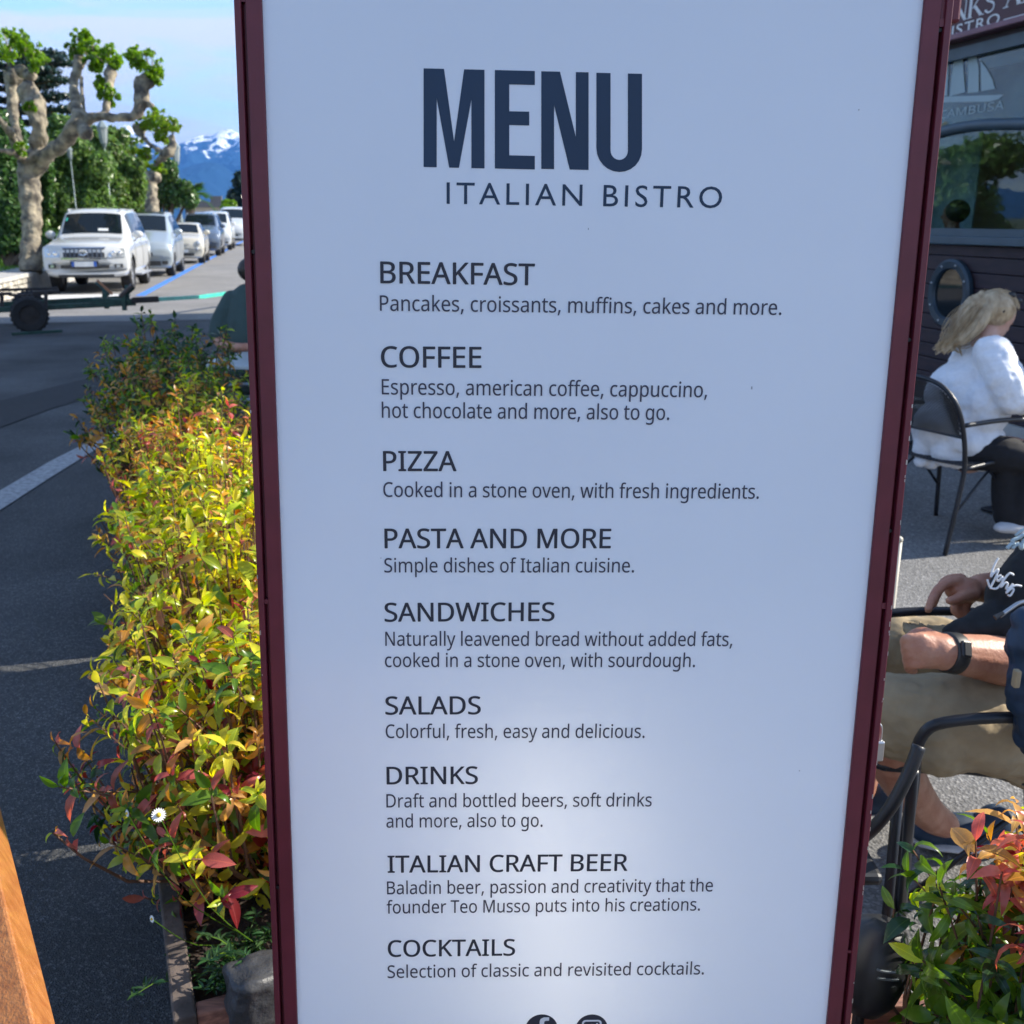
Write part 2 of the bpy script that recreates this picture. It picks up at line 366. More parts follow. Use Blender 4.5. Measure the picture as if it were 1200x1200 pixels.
# thin pane: mix of clear transparency and mirror
t_ = m.node_tree; n_ = t_.nodes; l_ = t_.links
gl = n_.new('ShaderNodeBsdfGlossy'); gl.inputs['Roughness'].default_value = 0.015; gl.inputs['Color'].default_value = (0.85, 0.95, 1, 1)
tp = n_.new('ShaderNodeBsdfTransparent'); tp.inputs['Color'].default_value = (0.72, 0.80, 0.80, 1)
lw_ = n_.new('ShaderNodeLayerWeight'); lw_.inputs['Blend'].default_value = 0.5
pw_ = n_.new('ShaderNodeMath'); pw_.operation = 'POWER'; pw_.inputs[1].default_value = 4.0; l_.new(lw_.outputs['Facing'], pw_.inputs[0])
fr_ = n_.new('ShaderNodeMath'); fr_.operation = 'MULTIPLY_ADD'; fr_.inputs[1].default_value = 0.8; fr_.inputs[2].default_value = 0.055; l_.new(pw_.outputs[0], fr_.inputs[0])
ms_ = n_.new('ShaderNodeMixShader'); l_.new(fr_.outputs[0], ms_.inputs[0]); l_.new(tp.outputs[0], ms_.inputs[1]); l_.new(gl.outputs[0], ms_.inputs[2])
l_.new(ms_.outputs[0], n_['Material Output'].inputs['Surface'])
M['glass'] = m

FONTDIR = os.path.join(bpy.utils.resource_path('LOCAL'), 'datafiles', 'fonts')
def font(n):
    try: return bpy.data.fonts.load(os.path.join(FONTDIR, n))
    except Exception: return None
F_HEAD = font('NotoSansHebrew-Regular.woff2'); F_BODY = font('Inter.woff2')
def text_mesh(s, f=None, offset=0.0, spacing=1.0, extrude=0.0, shear=0.0):
    c = bpy.data.curves.new('lettering_curve', 'FONT'); c.body = s
    if f: c.font = f
    c.offset = offset; c.space_character = spacing; c.extrude = extrude; c.shear = shear; c.resolution_u = 4
    o = bpy.data.objects.new('lettering_tmp', c); COL.objects.link(o)
    bpy.context.view_layer.update()
    me = bpy.data.meshes.new_from_object(o.evaluated_get(bpy.context.evaluated_depsgraph_get()))
    bpy.data.objects.remove(o); bpy.data.curves.remove(c)
    vs = [v.co.copy() for v in me.vertices]; fs = [tuple(p.vertices) for p in me.polygons]
    bpy.data.meshes.remove(me)
    return vs, fs

# ------------------------------------------------------------------ ground and road
def sheet(name, pts, z, mt, parent=None, kind='structure'):
    b = MB(); b.add([(p[0], p[1], z) for p in pts], [tuple(range(len(pts)))])
    o = b.build(name, mt, parent)
    if parent is None: o['kind'] = kind
    return o
M['ground'] = mat('far_ground', (0.07, 0.09, 0.05), 0.95, 0.4, 0.02)
sheet('ground', [(-9000, -3000), (9000, -3000), (9000, 14000), (-9000, 14000)], -0.012, M['ground'])
def along(s, w, z=0.0, base=None):     # point on the street frame: s metres along, w metres to the right of the car line
    b0 = base or Vector((-8.75, 24.0, 0))
    p = b0 + SD * s + SN * w
    return Vector((p.x, p.y, z))
# near forecourt asphalt, then the far road with sunlight painted into its paler tone
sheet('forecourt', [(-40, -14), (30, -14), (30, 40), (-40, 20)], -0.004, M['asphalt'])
y0, y1 = 14.2, 13.6
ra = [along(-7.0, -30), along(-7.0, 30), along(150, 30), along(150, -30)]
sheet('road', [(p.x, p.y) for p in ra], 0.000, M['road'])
# paved terrace to the right of the planters
te = [P(1000, 715, z=0), P(1500, 715, z=0)]
sheet('terrace', [(0.05, 0.9), (-0.20, 2.0), (-1.55, 5.4), (-2.3, 7.8), (5.4, 7.8), (6.5, 0.2), (6.0, -6.0), (0.05, -6.0)], 0.004, M['terrace'])
# worn line, dark patch
def strip(name, A, B, w0, w1, z, mt):
    A = Vector(A); B = Vector(B); d = (B - A); d.z = 0; d.normalize(); n = Vector((-d.y, d.x, 0))
    return sheet(name, [A - n * w0, B - n * w1, B + n * w1, A + n * w0], z, mt)
g = lambda x, y: P(x, y, z=0)
sheet('worn_road_line', [g(-60, 634), g(-60, 613), g(0, 575), g(60, 540), g(130, 505), g(175, 487), g(175, 497), g(130, 516), g(60, 559), g(0, 598)], 0.002, M['white_line'])
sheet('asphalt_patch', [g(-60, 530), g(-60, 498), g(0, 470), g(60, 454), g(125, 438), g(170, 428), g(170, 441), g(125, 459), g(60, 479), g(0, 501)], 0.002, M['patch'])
# blue bay line along the parked cars, white cross line in front of the first car
sheet('parking_line', [along(-1.0, 0.22), along(-1.0, 0.42), along(75, 0.42), along(75, 0.22)], 0.004, M['blue_line'])
sheet('bay_end_line', [g(42, 354), g(150, 350.5), g(150, 344.5), g(42, 346.5)], 0.004, M['white_line2'])

# ------------------------------------------------------------------ menu sign
Hs = (RGT + DWN * 0.0073 + FWD * 0.0385).normalized()
Vs = (RGT * -85 + DWN * 5350 + FWD * 1200).normalized()
Us = -(Vs - Hs * Vs.dot(Hs)).normalized()
Ns = Hs.cross(Us).normalized()
if Ns.dot(FWD) > 0: Ns = -Ns
SO = P(600, 600, 1.12)
def S(px, py):
    r = ray(px, py); t = (SO - C0).dot(Ns) / r.dot(Ns)
    d = C0 + r * t - SO
    return d.dot(Hs), d.dot(Us)
def SP(a, b, n=0.0): return SO + Hs * a + Us * b + Ns * n
aL0, aL1 = S(298.3, 600)[0], S(327.5, 600)[0]
aR0, aR1 = S(1026.6, 600)[0], S(1057, 600)[0]
bT = S(600, -75)[1]
bB = (0.16 - SO.z) / Us.z
base = SP((aL0 + aR1) / 2, bB, -0.05); base.z = 0
sign = thing('menu_sign', base, 'tall white menu display in a dark red metal frame, listing breakfast to cocktails', 'menu sign')
AX = (Hs, Us, Ns)
def sbox(b, a0, a1, b0, b1, n0, n1, mi=0):
    b.box(SP((a0 + a1) / 2, (b0 + b1) / 2, (n0 + n1) / 2), (abs(a1 - a0) / 2, abs(b1 - b0) / 2, abs(n1 - n0) / 2), ax=AX, mi=mi)
px1 = (S(328.3, 600)[0] - S(327.5, 600)[0]) / 0.8     # metres for one photo pixel on the panel
b = MB(); b.add([SP(aL1 - .004, bB + .02, -.004), SP(aR0 + .004, bB + .02, -.004), SP(aR0 + .004, bT - .03, -.004), SP(aL1 - .004, bT - .03, -.004)], [(0, 1, 2, 3)])
b.build('panel', M['acrylic'], sign)
for q_ in ((aL0 + .006, aR1 - .006, bB + .02, bT - .01, -.140, -.136), (aL0 + .006, aL0 + .010, bB + .02, bT - .01, -.1358, -.02), (aR1 - .010, aR1 - .006, bB + .02, bT - .01, -.1358, -.02),
           (aL0 + .0101, aR1 - .0101, bB + .02, bB + .024, -.1358, -.02), (aL0 + .0101, aR1 - .0101, bT - .014, bT - .01, -.1358, -.02)):
    b = MB(); sbox(b, *q_); b.build('housing_wall', M['housing'], sign)
p0_, p1_ = S(624, 860), S(672, 1240)
b = MB(); b.tube([SP(p0_[0], p0_[1], -.105), SP((p0_[0] + p1_[0]) / 2, (p0_[1] + p1_[1]) / 2, -.105), SP(p1_[0], p1_[1], -.105)], .007, 8)
b.build('added_glow_tube', M['tube'], sign)  # tube added behind the panel to make its soft bright patch
def rail(side):
    if side == 'L': o, i, s = aL0, aL1, 1
    else: o, i, s = aR1, aR0, -1
    w = abs(i - o)
    g0 = o + s * w * 0.25; g1 = o + s * w * 0.40
    b = MB()
    sbox(b, min(o, g0), max(o, g0), bB, bT, -0.085, 0.0015)           # outer rim
    sbox(b, min(g1, i), max(g1, i), bB, bT, -0.02, 0.0)               # flat face
    sbox(b, min(g0, g1), max(g0, g1), bB, bT, -0.05, -0.0075)         # bottom of the groove
    r = b.build('side_rail', M['frame'], sign, bevel=0.0012)
    b = MB()
    ys = ([(-74, 10), (704, 709)] if side == 'L' else [(8, 18), (705, 712), (1118, 1121)])
    for (ya, yb) in ys:                                               # short bridges across the groove
        ba, bb = S(600, ya)[1], S(600, yb)[1]; b = MB()
        sbox(b, min(g0, g1), max(g0, g1), bb, ba, -0.006, -0.0006)
        b.build('bridge', M['frame'], r)
    for ya in ([300, 1040] if side == 'L' else [21, 392, 620]):
        c = SP((g0 + g1) / 2, S(600, ya)[1], -0.006)
        b = MB(); b.tube([c, c + Ns * 0.0025], 0.0022, 8); b.build('screw', M['blackpl'], r)
    b = MB()                                                          # chips in the paint along the outer edge
    rr = random.Random(5 if side == 'L' else 6)
    for k in range(5 if side == 'L' else 26):
        yy = rr.uniform(470, 1190) if side == 'R' else rr.uniform(480, 900)
        c = SP(o + s * rr.uniform(0.0002, 0.0018), S(600, yy)[1], 0.0017)
        hh = rr.uniform(0.0008, 0.0032)
        b = MB(); b.box(c, (rr.uniform(0.0003, 0.0007), hh, 0.0001), ax=AX); b.build('paint_chip', M['steel'], r)
rail('L'); rail('R')
for (b0, b1, nm) in ((bT - 0.03, bT - 0.0005, 'top_rail'), (bB + 0.0005, bB + 0.03, 'bottom_rail')):
    b = MB(); sbox(b, aL1 + 0.0002, aR0 - 0.0002, b0, b1, -0.02, -0.0003); b.build(nm, M['frame'], sign, bevel=0.001)
for s, o in ((-1, aL0), (1, aR1)):
    b = MB(); bb = S(600, 3)[1] if s < 0 else S(600, 12)[1]
    sbox(b, o - 0.003 if s < 0 else o - 0.012, o + 0.012 if s < 0 else o + 0.010, bb, bb + 0.035, -0.088, -0.002)
    b.build('hinge_plate', M['frame'], sign, bevel=0.003)
b = MB()
for a in (aL0 + 0.05, aR1 - 0.05):
    f = SP(a, bB, -0.05); b.box((f.x, f.y, f.z / 2), (0.025, 0.025, f.z / 2))
b.box((base.x, base.y + 0.03, 0.02), (0.34, 0.24, 0.02))
b.build('stand', M['frame'], sign, bevel=0.003)

px2_ = (S(700, 600)[0] - S(600, 600)[0]) / 100
def put_text(s, xl, yl, xr, yr, cap, mt, f=None, offset=0.0, spacing=1.0, name='lettering', bold=0.0):
    vs, fs = text_mesh(s, f, offset, spacing)
    hv, _ = text_mesh('H', f, offset)
    ch = max(v.y for v in hv)
    x0 = min(v.x for v in vs); x1 = max(v.x for v in vs)
    A = Vector(S(xl, yl)); B = Vector(S(xr, yr)); d = (B - A); k = d.length / (x1 - x0); d.normalize()
    C_, D_ = Vector(S(xl, yl)), Vector(S(xl, yl - cap)); ky = (D_ - C_).length / ch
    n = Vector((-d.y, d.x))
    b = MB(); w_ = bold * px2_
    for j, sh_ in enumerate((-w_, w_) if bold else (0,)):
        b.add([SP(*(A + d * ((v.x - x0) * k + sh_) + n * ((v.y) * ky)), -0.0036 + j * 0.00012) for v in vs], fs)
        if bold: b.add([SP(*(A + d * ((v.x - x0) * k + sh_ * .3) + n * ((v.y) * ky + sh_ * .6)), -0.0036 + (j + 2) * 0.00012) for v in vs], fs)
    return b.build(name, mt, sign)
HEAD = [('BREAKFAST', 445.8, 331.7, 626.3, 334.2, 25.2), ('COFFEE', 446.7, 430.6, 563.8, 431.3, 24.4), ('PIZZA', 449.2, 552.5, 534.6, 552.7, 23.2),
        ('PASTA AND MORE', 450.8, 643.3, 715.8, 643.3, 22.8), ('SANDWICHES', 450.8, 729.6, 649.6, 728.8, 21.8), ('SALADS', 451.7, 838.8, 563, 838.4, 21.0),
        ('DRINKS', 453.2, 920.8, 559.6, 920.2, 20.4), ('ITALIAN CRAFT BEER', 454.4, 1024.6, 735.4, 1022.3, 19.8), ('COCKTAILS', 454.6, 1123.4, 603.3, 1121.8, 19.2)]
for h in HEAD: put_text(*h, M['ink'], F_HEAD, 0.0, bold=0.42)
BODY = [('Pancakes, croissants, muffins, cakes and more.', 445.0, 364.2, 916.5, 369.2, 18.0),
        ('Espresso, american coffee, cappuccino,', 447.2, 462.6, 829.2, 466.0, 18.0), ('hot chocolate and more, also to go.', 447.2, 490.0, 784.8, 492.6, 17.8),
        ('Cooked in a stone oven, with fresh ingredients.', 449, 583.0, 890, 585.2, 17.2), ('Simple dishes of Italian cuisine.', 450.2, 671.8, 743.4, 671.8, 16.6),
        ('Naturally leavened bread without added fats,', 451.3, 758, 858.8, 758.4, 16.4), ('cooked in a stone oven, with sourdough.', 451, 783, 815, 783, 16.2),
        ('Colorful, fresh, easy and delicious.', 451.8, 866.4, 755.8, 866.2, 15.8), ('Draft and bottled beers, soft drinks', 452.6, 948, 764, 946.7, 15.5),
        ('and more, also to go.', 452.6, 971.7, 636, 970.6, 15.4), ('Baladin beer, passion and creativity that the', 453.4, 1050, 835.8, 1046.6, 15.0),
        ('founder Teo Musso puts into his creations.', 453, 1072.6, 820.8, 1069, 14.8), ('Selection of classic and revisited cocktails.', 454, 1148.3, 825.4, 1144, 14.6)]
for h in BODY: put_text(*h, M['ink_grey'], F_HEAD, 0.0, bold=0.06)
put_text('ITALIAN BISTRO', 523.3, 238.5, 846.6, 243.6, 25.2, M['ink_blue'], None, 0.0, 1.24)
for (x_, y_, w_, h_) in ((882, 455, 1.6, 3.2), (1008, 128, 1.2, 1.2), (690, 268, .9, 2.0), (446, 655, 1.2, .9), (938, 905, 1.3, 1.1), (520, 905, 1.0, 1.0)):
    c_ = S(x_, y_); b = MB(); b.box(SP(c_[0], c_[1], -.0037), (w_ * px2_ / 2, h_ * px2_ / 2, .0002), ax=AX); b.build('dirt_speck', M['speck'], sign)
def quadmap(x0, y0, x1, y1, slope=0.022):
    """letter square -> panel: x 0..1, y 0..1 upwards"""
    A = Vector(S(x0, y1)); B = Vector(S(x1, y1 + (x1 - x0) * slope)); C_ = Vector(S(x0, y0)); D_ = Vector(S(x1, y0 + (x1 - x0) * slope))
    def fn(u, v):
        p = A * (1 - u) * (1 - v) + B * u * (1 - v) + C_ * (1 - u) * v + D_ * u * v
        return SP(p.x, p.y, -0.0036)
    return fn
def poly_letter(fn, polys, name='letter'):
    b = MB()
    for pl in polys: b.add([fn(u, v) for (u, v) in pl], [tuple(range(len(pl)))])
    b.build(name, M['ink_blue'], sign)
st = 0.215
poly_letter(quadmap(496.2, 79.2, 567.8, 195.2, 0.024), [
    [(0, 0), (st, 0), (st, 0.70), (st, 1), (0, 1)], [(1 - st, 0), (1, 0), (1, 1), (1 - st, 1), (1 - st, 0.70)],
    [(st, 0.70), (0.335, 1), (st, 1)], [(st, 0.70), (0.42, 0), (0.5, 0.27), (0.335, 1)], [(0.42, 0), (0.58, 0), (0.5, 0.27)],
    [(0.5, 0.27), (0.58, 0), (1 - st, 0.70), (0.665, 1)], [(1 - st, 0.70), (1 - st, 1), (0.665, 1)]])
poly_letter(quadmap(580, 81.2, 627, 197, 0.024), [
    [(0, 0), (0.36, 0), (0.36, 1), (0, 1)], [(.36, 0), (1.0, 0), (1.0, 0.14), (.36, 0.14)], [(.36, 0.45), (0.86, 0.45), (0.86, 0.59), (.36, 0.59)], [(.36, 0.86), (1, 0.86), (1, 1), (.36, 1)]])
poly_letter(quadmap(634.6, 82.6, 690.2, 197.4, 0.024), [
    [(0, 0), (0.27, 0), (0.27, 1), (0, 1)], [(0.73, 0), (1, 0), (1, 1), (0.73, 1)], [(.27, 1), (.27, 0.66), (.60, 0), (.73, 0), (.73, 0.34), (.395, 1)]])
fn = quadmap(699.4, 84.4, 753, 200.5, 0.024)
out = [(0, 1), (0.0, 0.24)]; inn = [(0.31, 1), (0.31, 0.22)]
for k in range(1, 12):
    a = math.pi * k / 12
    out.append((0.5 - 0.5 * math.cos(a), 0.24 - 0.24 * math.sin(a))); inn.append((0.5 - 0.19 * math.cos(a), 0.22 - 0.095 * math.sin(a)))
out += [(1, 0.24), (1, 1)]; inn += [(0.69, 0.22), (0.69, 1)]
b = MB(); n_ = len(out); b.add([fn(*p) for p in out + inn], [(i, i + 1, n_ + i + 1, n_ + i) for i in range(n_ - 1)])
b.build('letter', M['ink_blue'], sign)
# round icons at the foot of the list
px2 = (S(700, 1200)[0] - S(600, 1200)[0]) / 100
def icon(cx, cy, glyph):
    c = S(cx, cy); r = 18.8 * px2
    disc = lambda rad, z, n=40: [SP(c[0] + rad * math.cos(2 * math.pi * k / n), c[1] + rad * math.sin(2 * math.pi * k / n), z) for k in range(n)]
    b = MB(); b.add(disc(r, -0.0036), [tuple(range(40))]); o = b.build('round_icon', M['ink'], sign)
    b = MB(); q = lambda u, v, z=-0.0033: SP(c[0] + u * r, c[1] + v * r, z)
    if glyph == 'f':
        pts = [(-0.13, -0.95), (0.16, -0.95), (0.16, 0.0), (0.42, 0.0), (0.46, 0.27), (0.16, 0.27), (0.16, 0.42), (0.24, 0.54), (0.46, 0.55), (0.46, 0.80), (0.12, 0.80), (-0.08, 0.68), (-0.13, 0.48), (-0.13, 0.27), (-0.36, 0.27), (-0.36, 0.0), (-0.13, 0.0)]
        # drawn as convex pieces
        for pl in ([(-0.13, -0.95), (0.16, -0.95), (0.16, 0.48), (-0.13, 0.48)], [(-0.36, 0), (-0.1305, 0), (-0.1305, 0.27), (-0.36, 0.27)], [(0.1605, 0), (0.42, 0), (0.46, 0.27), (0.1605, 0.27)],
                   [(-0.13, 0.4805), (0.16, 0.4805), (0.24, 0.545), (0.12, 0.80), (-0.08, 0.68)], [(0.2405, 0.545), (0.46, 0.555), (0.46, 0.80), (0.1205, 0.80)]):
            b.add([q(*p) for p in pl], [tuple(range(len(pl)))])
    else:
        def rr(h, rad, n=6):
            o_ = []
            for (sx, sy, a0) in ((1, 1, 0), (-1, 1, 90), (-1, -1, 180), (1, -1, 270)):
                for k in range(n + 1):
                    a = R(a0 + 90 * k / n); o_.append((sx * (h - rad) + rad * math.cos(a), sy * (h - rad) + rad * math.sin(a)))
            return o_
        A_ = rr(0.62, 0.24); B_ = rr(0.50, 0.15); n_ = len(A_)
        b.add([q(*p) for p in A_ + B_], [(i, (i + 1) % n_, n_ + (i + 1) % n_, n_ + i) for i in range(n_)])
        ring = [(0.32 * math.cos(2 * math.pi * k / 24), 0.32 * math.sin(2 * math.pi * k / 24)) for k in range(24)]
        rin = [(0.21 / 0.32 * x, 0.21 / 0.32 * y) for x, y in ring]
        b.add([q(*p) for p in ring + rin], [(i, (i + 1) % 24, 24 + (i + 1) % 24, 24 + i) for i in range(24)])
        b.add([q(0.33 + 0.06 * math.cos(2 * math.pi * k / 10), 0.33 + 0.06 * math.sin(2 * math.pi * k / 10)) for k in range(10)], [tuple(range(10))])
    b.build('icon_glyph', M['white_flat'], o)
icon(634.8, 1207.5, 'f'); icon(693.7, 1207.5, 'i')
# latch with a small padlock on the right edge
pc = SP(aR1 + 0.010, S(600, 893)[1], -0.03)
b = MB(); b.box(pc, (0.009, 0.013, 0.006), ax=AX)
lk = b.build('padlock', M['steel'], sign, bevel=0.002)
b = MB(); b.tube(smooth_path([pc + Us * 0.010 - Hs * 0.005, pc + Us * 0.028 - Hs * 0.005, pc + Us * 0.034, pc + Us * 0.028 + Hs * 0.005, pc + Us * 0.010 + Hs * 0.005], 4), 0.0016, 8)
b.build('shackle', M['steel'], lk, smooth=True)

# ------------------------------------------------------------------ planters and shrubs
def leaf_shape(curl, fold, wid, droop=0.0, tipw=1.0):
    """unit leaf along +X, 16 triangles; curl bends the tip down, fold lifts the margins"""
    vs = []; n = 5
    for i in range(n + 1):
        t = i / n
        w = wid * (math.sin(math.pi * min(1, t * 1.02) ** (0.85 * tipw))) ** 0.9 if 0 < t < 1 else 0.0
        if curl: x = math.sin(curl * t) / curl; z = -(1 - math.cos(curl * t)) / curl
        else: x = t; z = 0
        for s in (-1, 0, 1): vs.append(Vector((x, s * w * math.cos(fold), z + abs(s) * w * math.sin(fold))))
    fs = []
    for i in range(n):
        for s in (0, 1):
            a = i * 3 + s; fs.append((a, a + 3, a + 4, a + 1))
    return vs, fs
SHAPES = [leaf_shape(0.5, 0.35, 0.19), leaf_shape(1.1, 0.45, 0.185), leaf_shape(0.2, 0.25, 0.18), leaf_shape(1.7, 0.5, 0.17), leaf_shape(0.8, 0.30, 0.22), leaf_shape(-0.5, 0.4, 0.15), leaf_shape(2.6, 0.6, 0.13), leaf_shape(0.5, 0.15, 0.27, tipw=.8)]
LM = {}
def leaf_mesh(si, mi):
    if (si, mi) not in LM:
        me = bpy.data.meshes.new('leaf'); me.from_pydata([tuple(v) for v in SHAPES[si][0]], [], SHAPES[si][1])
        me.materials.append(LEAF[mi]); me.polygons.foreach_set('use_smooth', [True] * len(me.polygons)); LM[(si, mi)] = me
    return LM[(si, mi)]
PAL = {'rosy': [(4, 2.6), (5, 1.2), (3, 2.4), (2, 3), (0, 2.5), (1, 2), (6, 1), (7, 1.2)], 'yellow': [(0, 6), (1, 7), (2, 1.6), (7, 1.7), (3, 0.9), (4, .4)], 'mixed': [(0, 5), (1, 5), (2, 2.0), (3, 1.2), (4, 0.7), (7, 1.0), (5, .2)],
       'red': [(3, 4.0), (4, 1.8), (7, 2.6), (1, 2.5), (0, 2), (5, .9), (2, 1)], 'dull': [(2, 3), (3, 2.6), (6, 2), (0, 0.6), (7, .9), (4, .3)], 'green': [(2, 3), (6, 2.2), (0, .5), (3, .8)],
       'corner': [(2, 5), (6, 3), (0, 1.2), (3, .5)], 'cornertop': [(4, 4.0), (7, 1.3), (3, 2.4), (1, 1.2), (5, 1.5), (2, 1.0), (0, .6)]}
def pick(rr, pal):
    w = sum(x[1] for x in pal); r = rr.random() * w
    for m_, x in pal:
        r -= x
        if r <= 0: return m_
    return pal[-1][0]
def shrub(name, c, rad, top, nsh, pal, label, lsize, group, seed, low=None, shapes=(0, 1, 3, 4, 1, 6, 3, 5), stemw=0.004, nparts=300, lowz=0.42):
    rr = random.Random(seed); c = Vector(c)
    root = thing(name, (c.x, c.y, lowz), label, 'shrub', group)
    leaves = []; stems = MB()
    for i in range(nsh):
        # shoot tip on or inside a dome
        while True:
            d = Vector((rr.uniform(-1, 1), rr.uniform(-1, 1), rr.uniform(-0.92, 1)))
            if 0.15 < d.length < 1: break
        d.normalize(); q = rr.uniform(0.6, 1.06) if rr.random() < 0.8 else rr.uniform(0.25, 0.7)
        lump = 1 + 0.22 * noise.noise(Vector((d.x * 2.2 + seed, d.y * 2.2, d.z * 2.2)))
        hz = (top - lowz) * 0.56
        p = Vector((c.x + d.x * rad * q * lump, c.y + d.y * rad * q * lump, lowz + (top - lowz) * 0.47 + d.z * hz * q * lump))
        g0 = Vector((c.x + d.x * rad * 0.2, c.y + d.y * rad * 0.2, lowz - 0.02))
        ax = (d * 0.9 + Vector((0, 0, 0.65)) + Vector((rr.gauss(0, .25), rr.gauss(0, .25), rr.gauss(0, .2)))).normalized()
        if i % 3 == 0 and q > 0.5:
            stems.tube(smooth_path([g0, (g0 + p) / 2 + Vector((d.x * .05, d.y * .05, -0.03)), p], 2), [stemw, stemw * .9, stemw * .8, stemw * .6, stemw * 0.4], 4, False)
        else:
            stems.tube([p - ax * 0.10, p], [stemw * .5, stemw * .35], 4, False)
        pl = pal if not (low and p.z < lowz + (top - lowz) * low[1]) else low[0]
        main = pick(rr, PAL[pl]); u = ax.orthogonal().normalized(); w = ax.cross(u)
        nl = rr.randint(6, 10); ph = rr.random() * 6.28
        for k in range(nl):
            lev = k / nl; an = ph + k * 2.399
            el = 1.1 - 1.15 * lev + rr.gauss(0, .28)                     # upper leaves stand up, lower spread
            out = (u * math.cos(an) + w * math.sin(an))
            ld = (ax * math.sin(el) + out * math.cos(el)).normalized()
            b0 = p - ax * (0.055 * lev)
            sz = lsize * rr.uniform(0.5, 1.2) * (0.72 + 0.4 * lev)
            up = (ax - ld * ax.dot(ld)).normalized(); sd_ = up.cross(ld); ro = rr.gauss(0, .45); up, sd_ = up * math.cos(ro) + sd_ * math.sin(ro), sd_ * math.cos(ro) - up * math.sin(ro)
            mt_ = main if rr.random() < 0.5 else pick(rr, PAL[pl])
            Mx = Matrix((( ld.x * sz, sd_.x * sz, up.x * sz, b0.x), (ld.y * sz, sd_.y * sz, up.y * sz, b0.y), (ld.z * sz, sd_.z * sz, up.z * sz, b0.z), (0, 0, 0, 1)))
            sc_ = (b0 - C0).length - 0.5 * (q > 0.85)
            leaves.append((sc_, Mx, mt_, rr.choice(shapes)))
    stems.build('stem', M['stem'], root)
    sn_ = Vector((-SUN_AZ.y, SUN_AZ.x, 0))
    if name == 'leafy_shrub' and c.x < 0:      # two narrow gaps in the row, through which sun streaks reach the road
        leaves = [q for q in leaves if not any(min((q[1].translation - g0_).dot(sn_), (q[1] @ Vector((.9, 0, 0)) - g0_).dot(sn_)) < 0.030 and max((q[1].translation - g0_).dot(sn_), (q[1] @ Vector((.9, 0, 0)) - g0_).dot(sn_)) > -0.030 for g0_ in (Vector((-1.955, 3.58, 0)), Vector((-1.33, 2.38, 0))))]
    leaves.sort(key=lambda x: x[0])
    off = Vector(root.location)
    for k, (s_, Mx, mt_, sh) in enumerate(leaves):
        if k < nparts:
            o = bpy.data.objects.new('leaf', leaf_mesh(sh, mt_)); COL.objects.link(o); o.parent = root
            o.matrix_local = Matrix.Translation(-off) @ Mx
    if len(leaves) > nparts:
        b = MB()
        for (s_, Mx, mt_, sh) in leaves[nparts:]:
            vs, fs = SHAPES[sh]; b.add([Mx @ v for v in vs], fs, mt_)
        o = b.build('inner_leaves', LEAF, root, smooth=True); o['kind'] = 'stuff'
    return root
def hc(Y, dx=0.0): return Vector((-0.33 - 0.40 * (Y - 1.5) + dx, Y, 0))
GH = 'shrubs planted in a row in the wooden planters'
shrub('leafy_shrub', hc(1.80, -0.04), 0.36, 0.95, 470, 'mixed', 'nearest shrub of the row, with pink and crimson shoots hanging over the planter board', 0.058, GH, 1, shapes=(0, 1, 1, 3, 4, 6, 3), low=('rosy', 0.62))
shrub('leafy_shrub', hc(2.42, 0.0), 0.34, 1.02, 400, 'yellow', 'lime yellow shrub behind the one with pink hanging shoots, touching the menu frame', 0.060, GH, 2)
shrub('leafy_shrub', hc(2.98, 0.02), 0.34, 1.03, 420, 'yellow', 'bright yellow green shrub in the sunny middle of the planter row', 0.057, GH, 3)
shrub('leafy_shrub', hc(3.55, 0.02), 0.34, 1.02, 440, 'red', 'orange and rust coloured shrub beside the worn road line', 0.048, GH, 4)
shrub('leafy_shrub', hc(4.15, 0.06), 0.33, 1.02, 440, 'mixed', 'last sunlit shrub, yellow with reddish tips, in front of the shaded ones', 0.046, GH, 5)
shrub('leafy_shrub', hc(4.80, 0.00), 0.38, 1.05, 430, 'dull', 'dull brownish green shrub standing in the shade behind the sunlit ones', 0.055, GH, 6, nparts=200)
shrub('leafy_shrub', hc(5.45, 0.06), 0.42, 1.15, 460, 'green', 'dark green shrub at the far end of the row, below the boat trailer', 0.058, GH, 7, nparts=200)

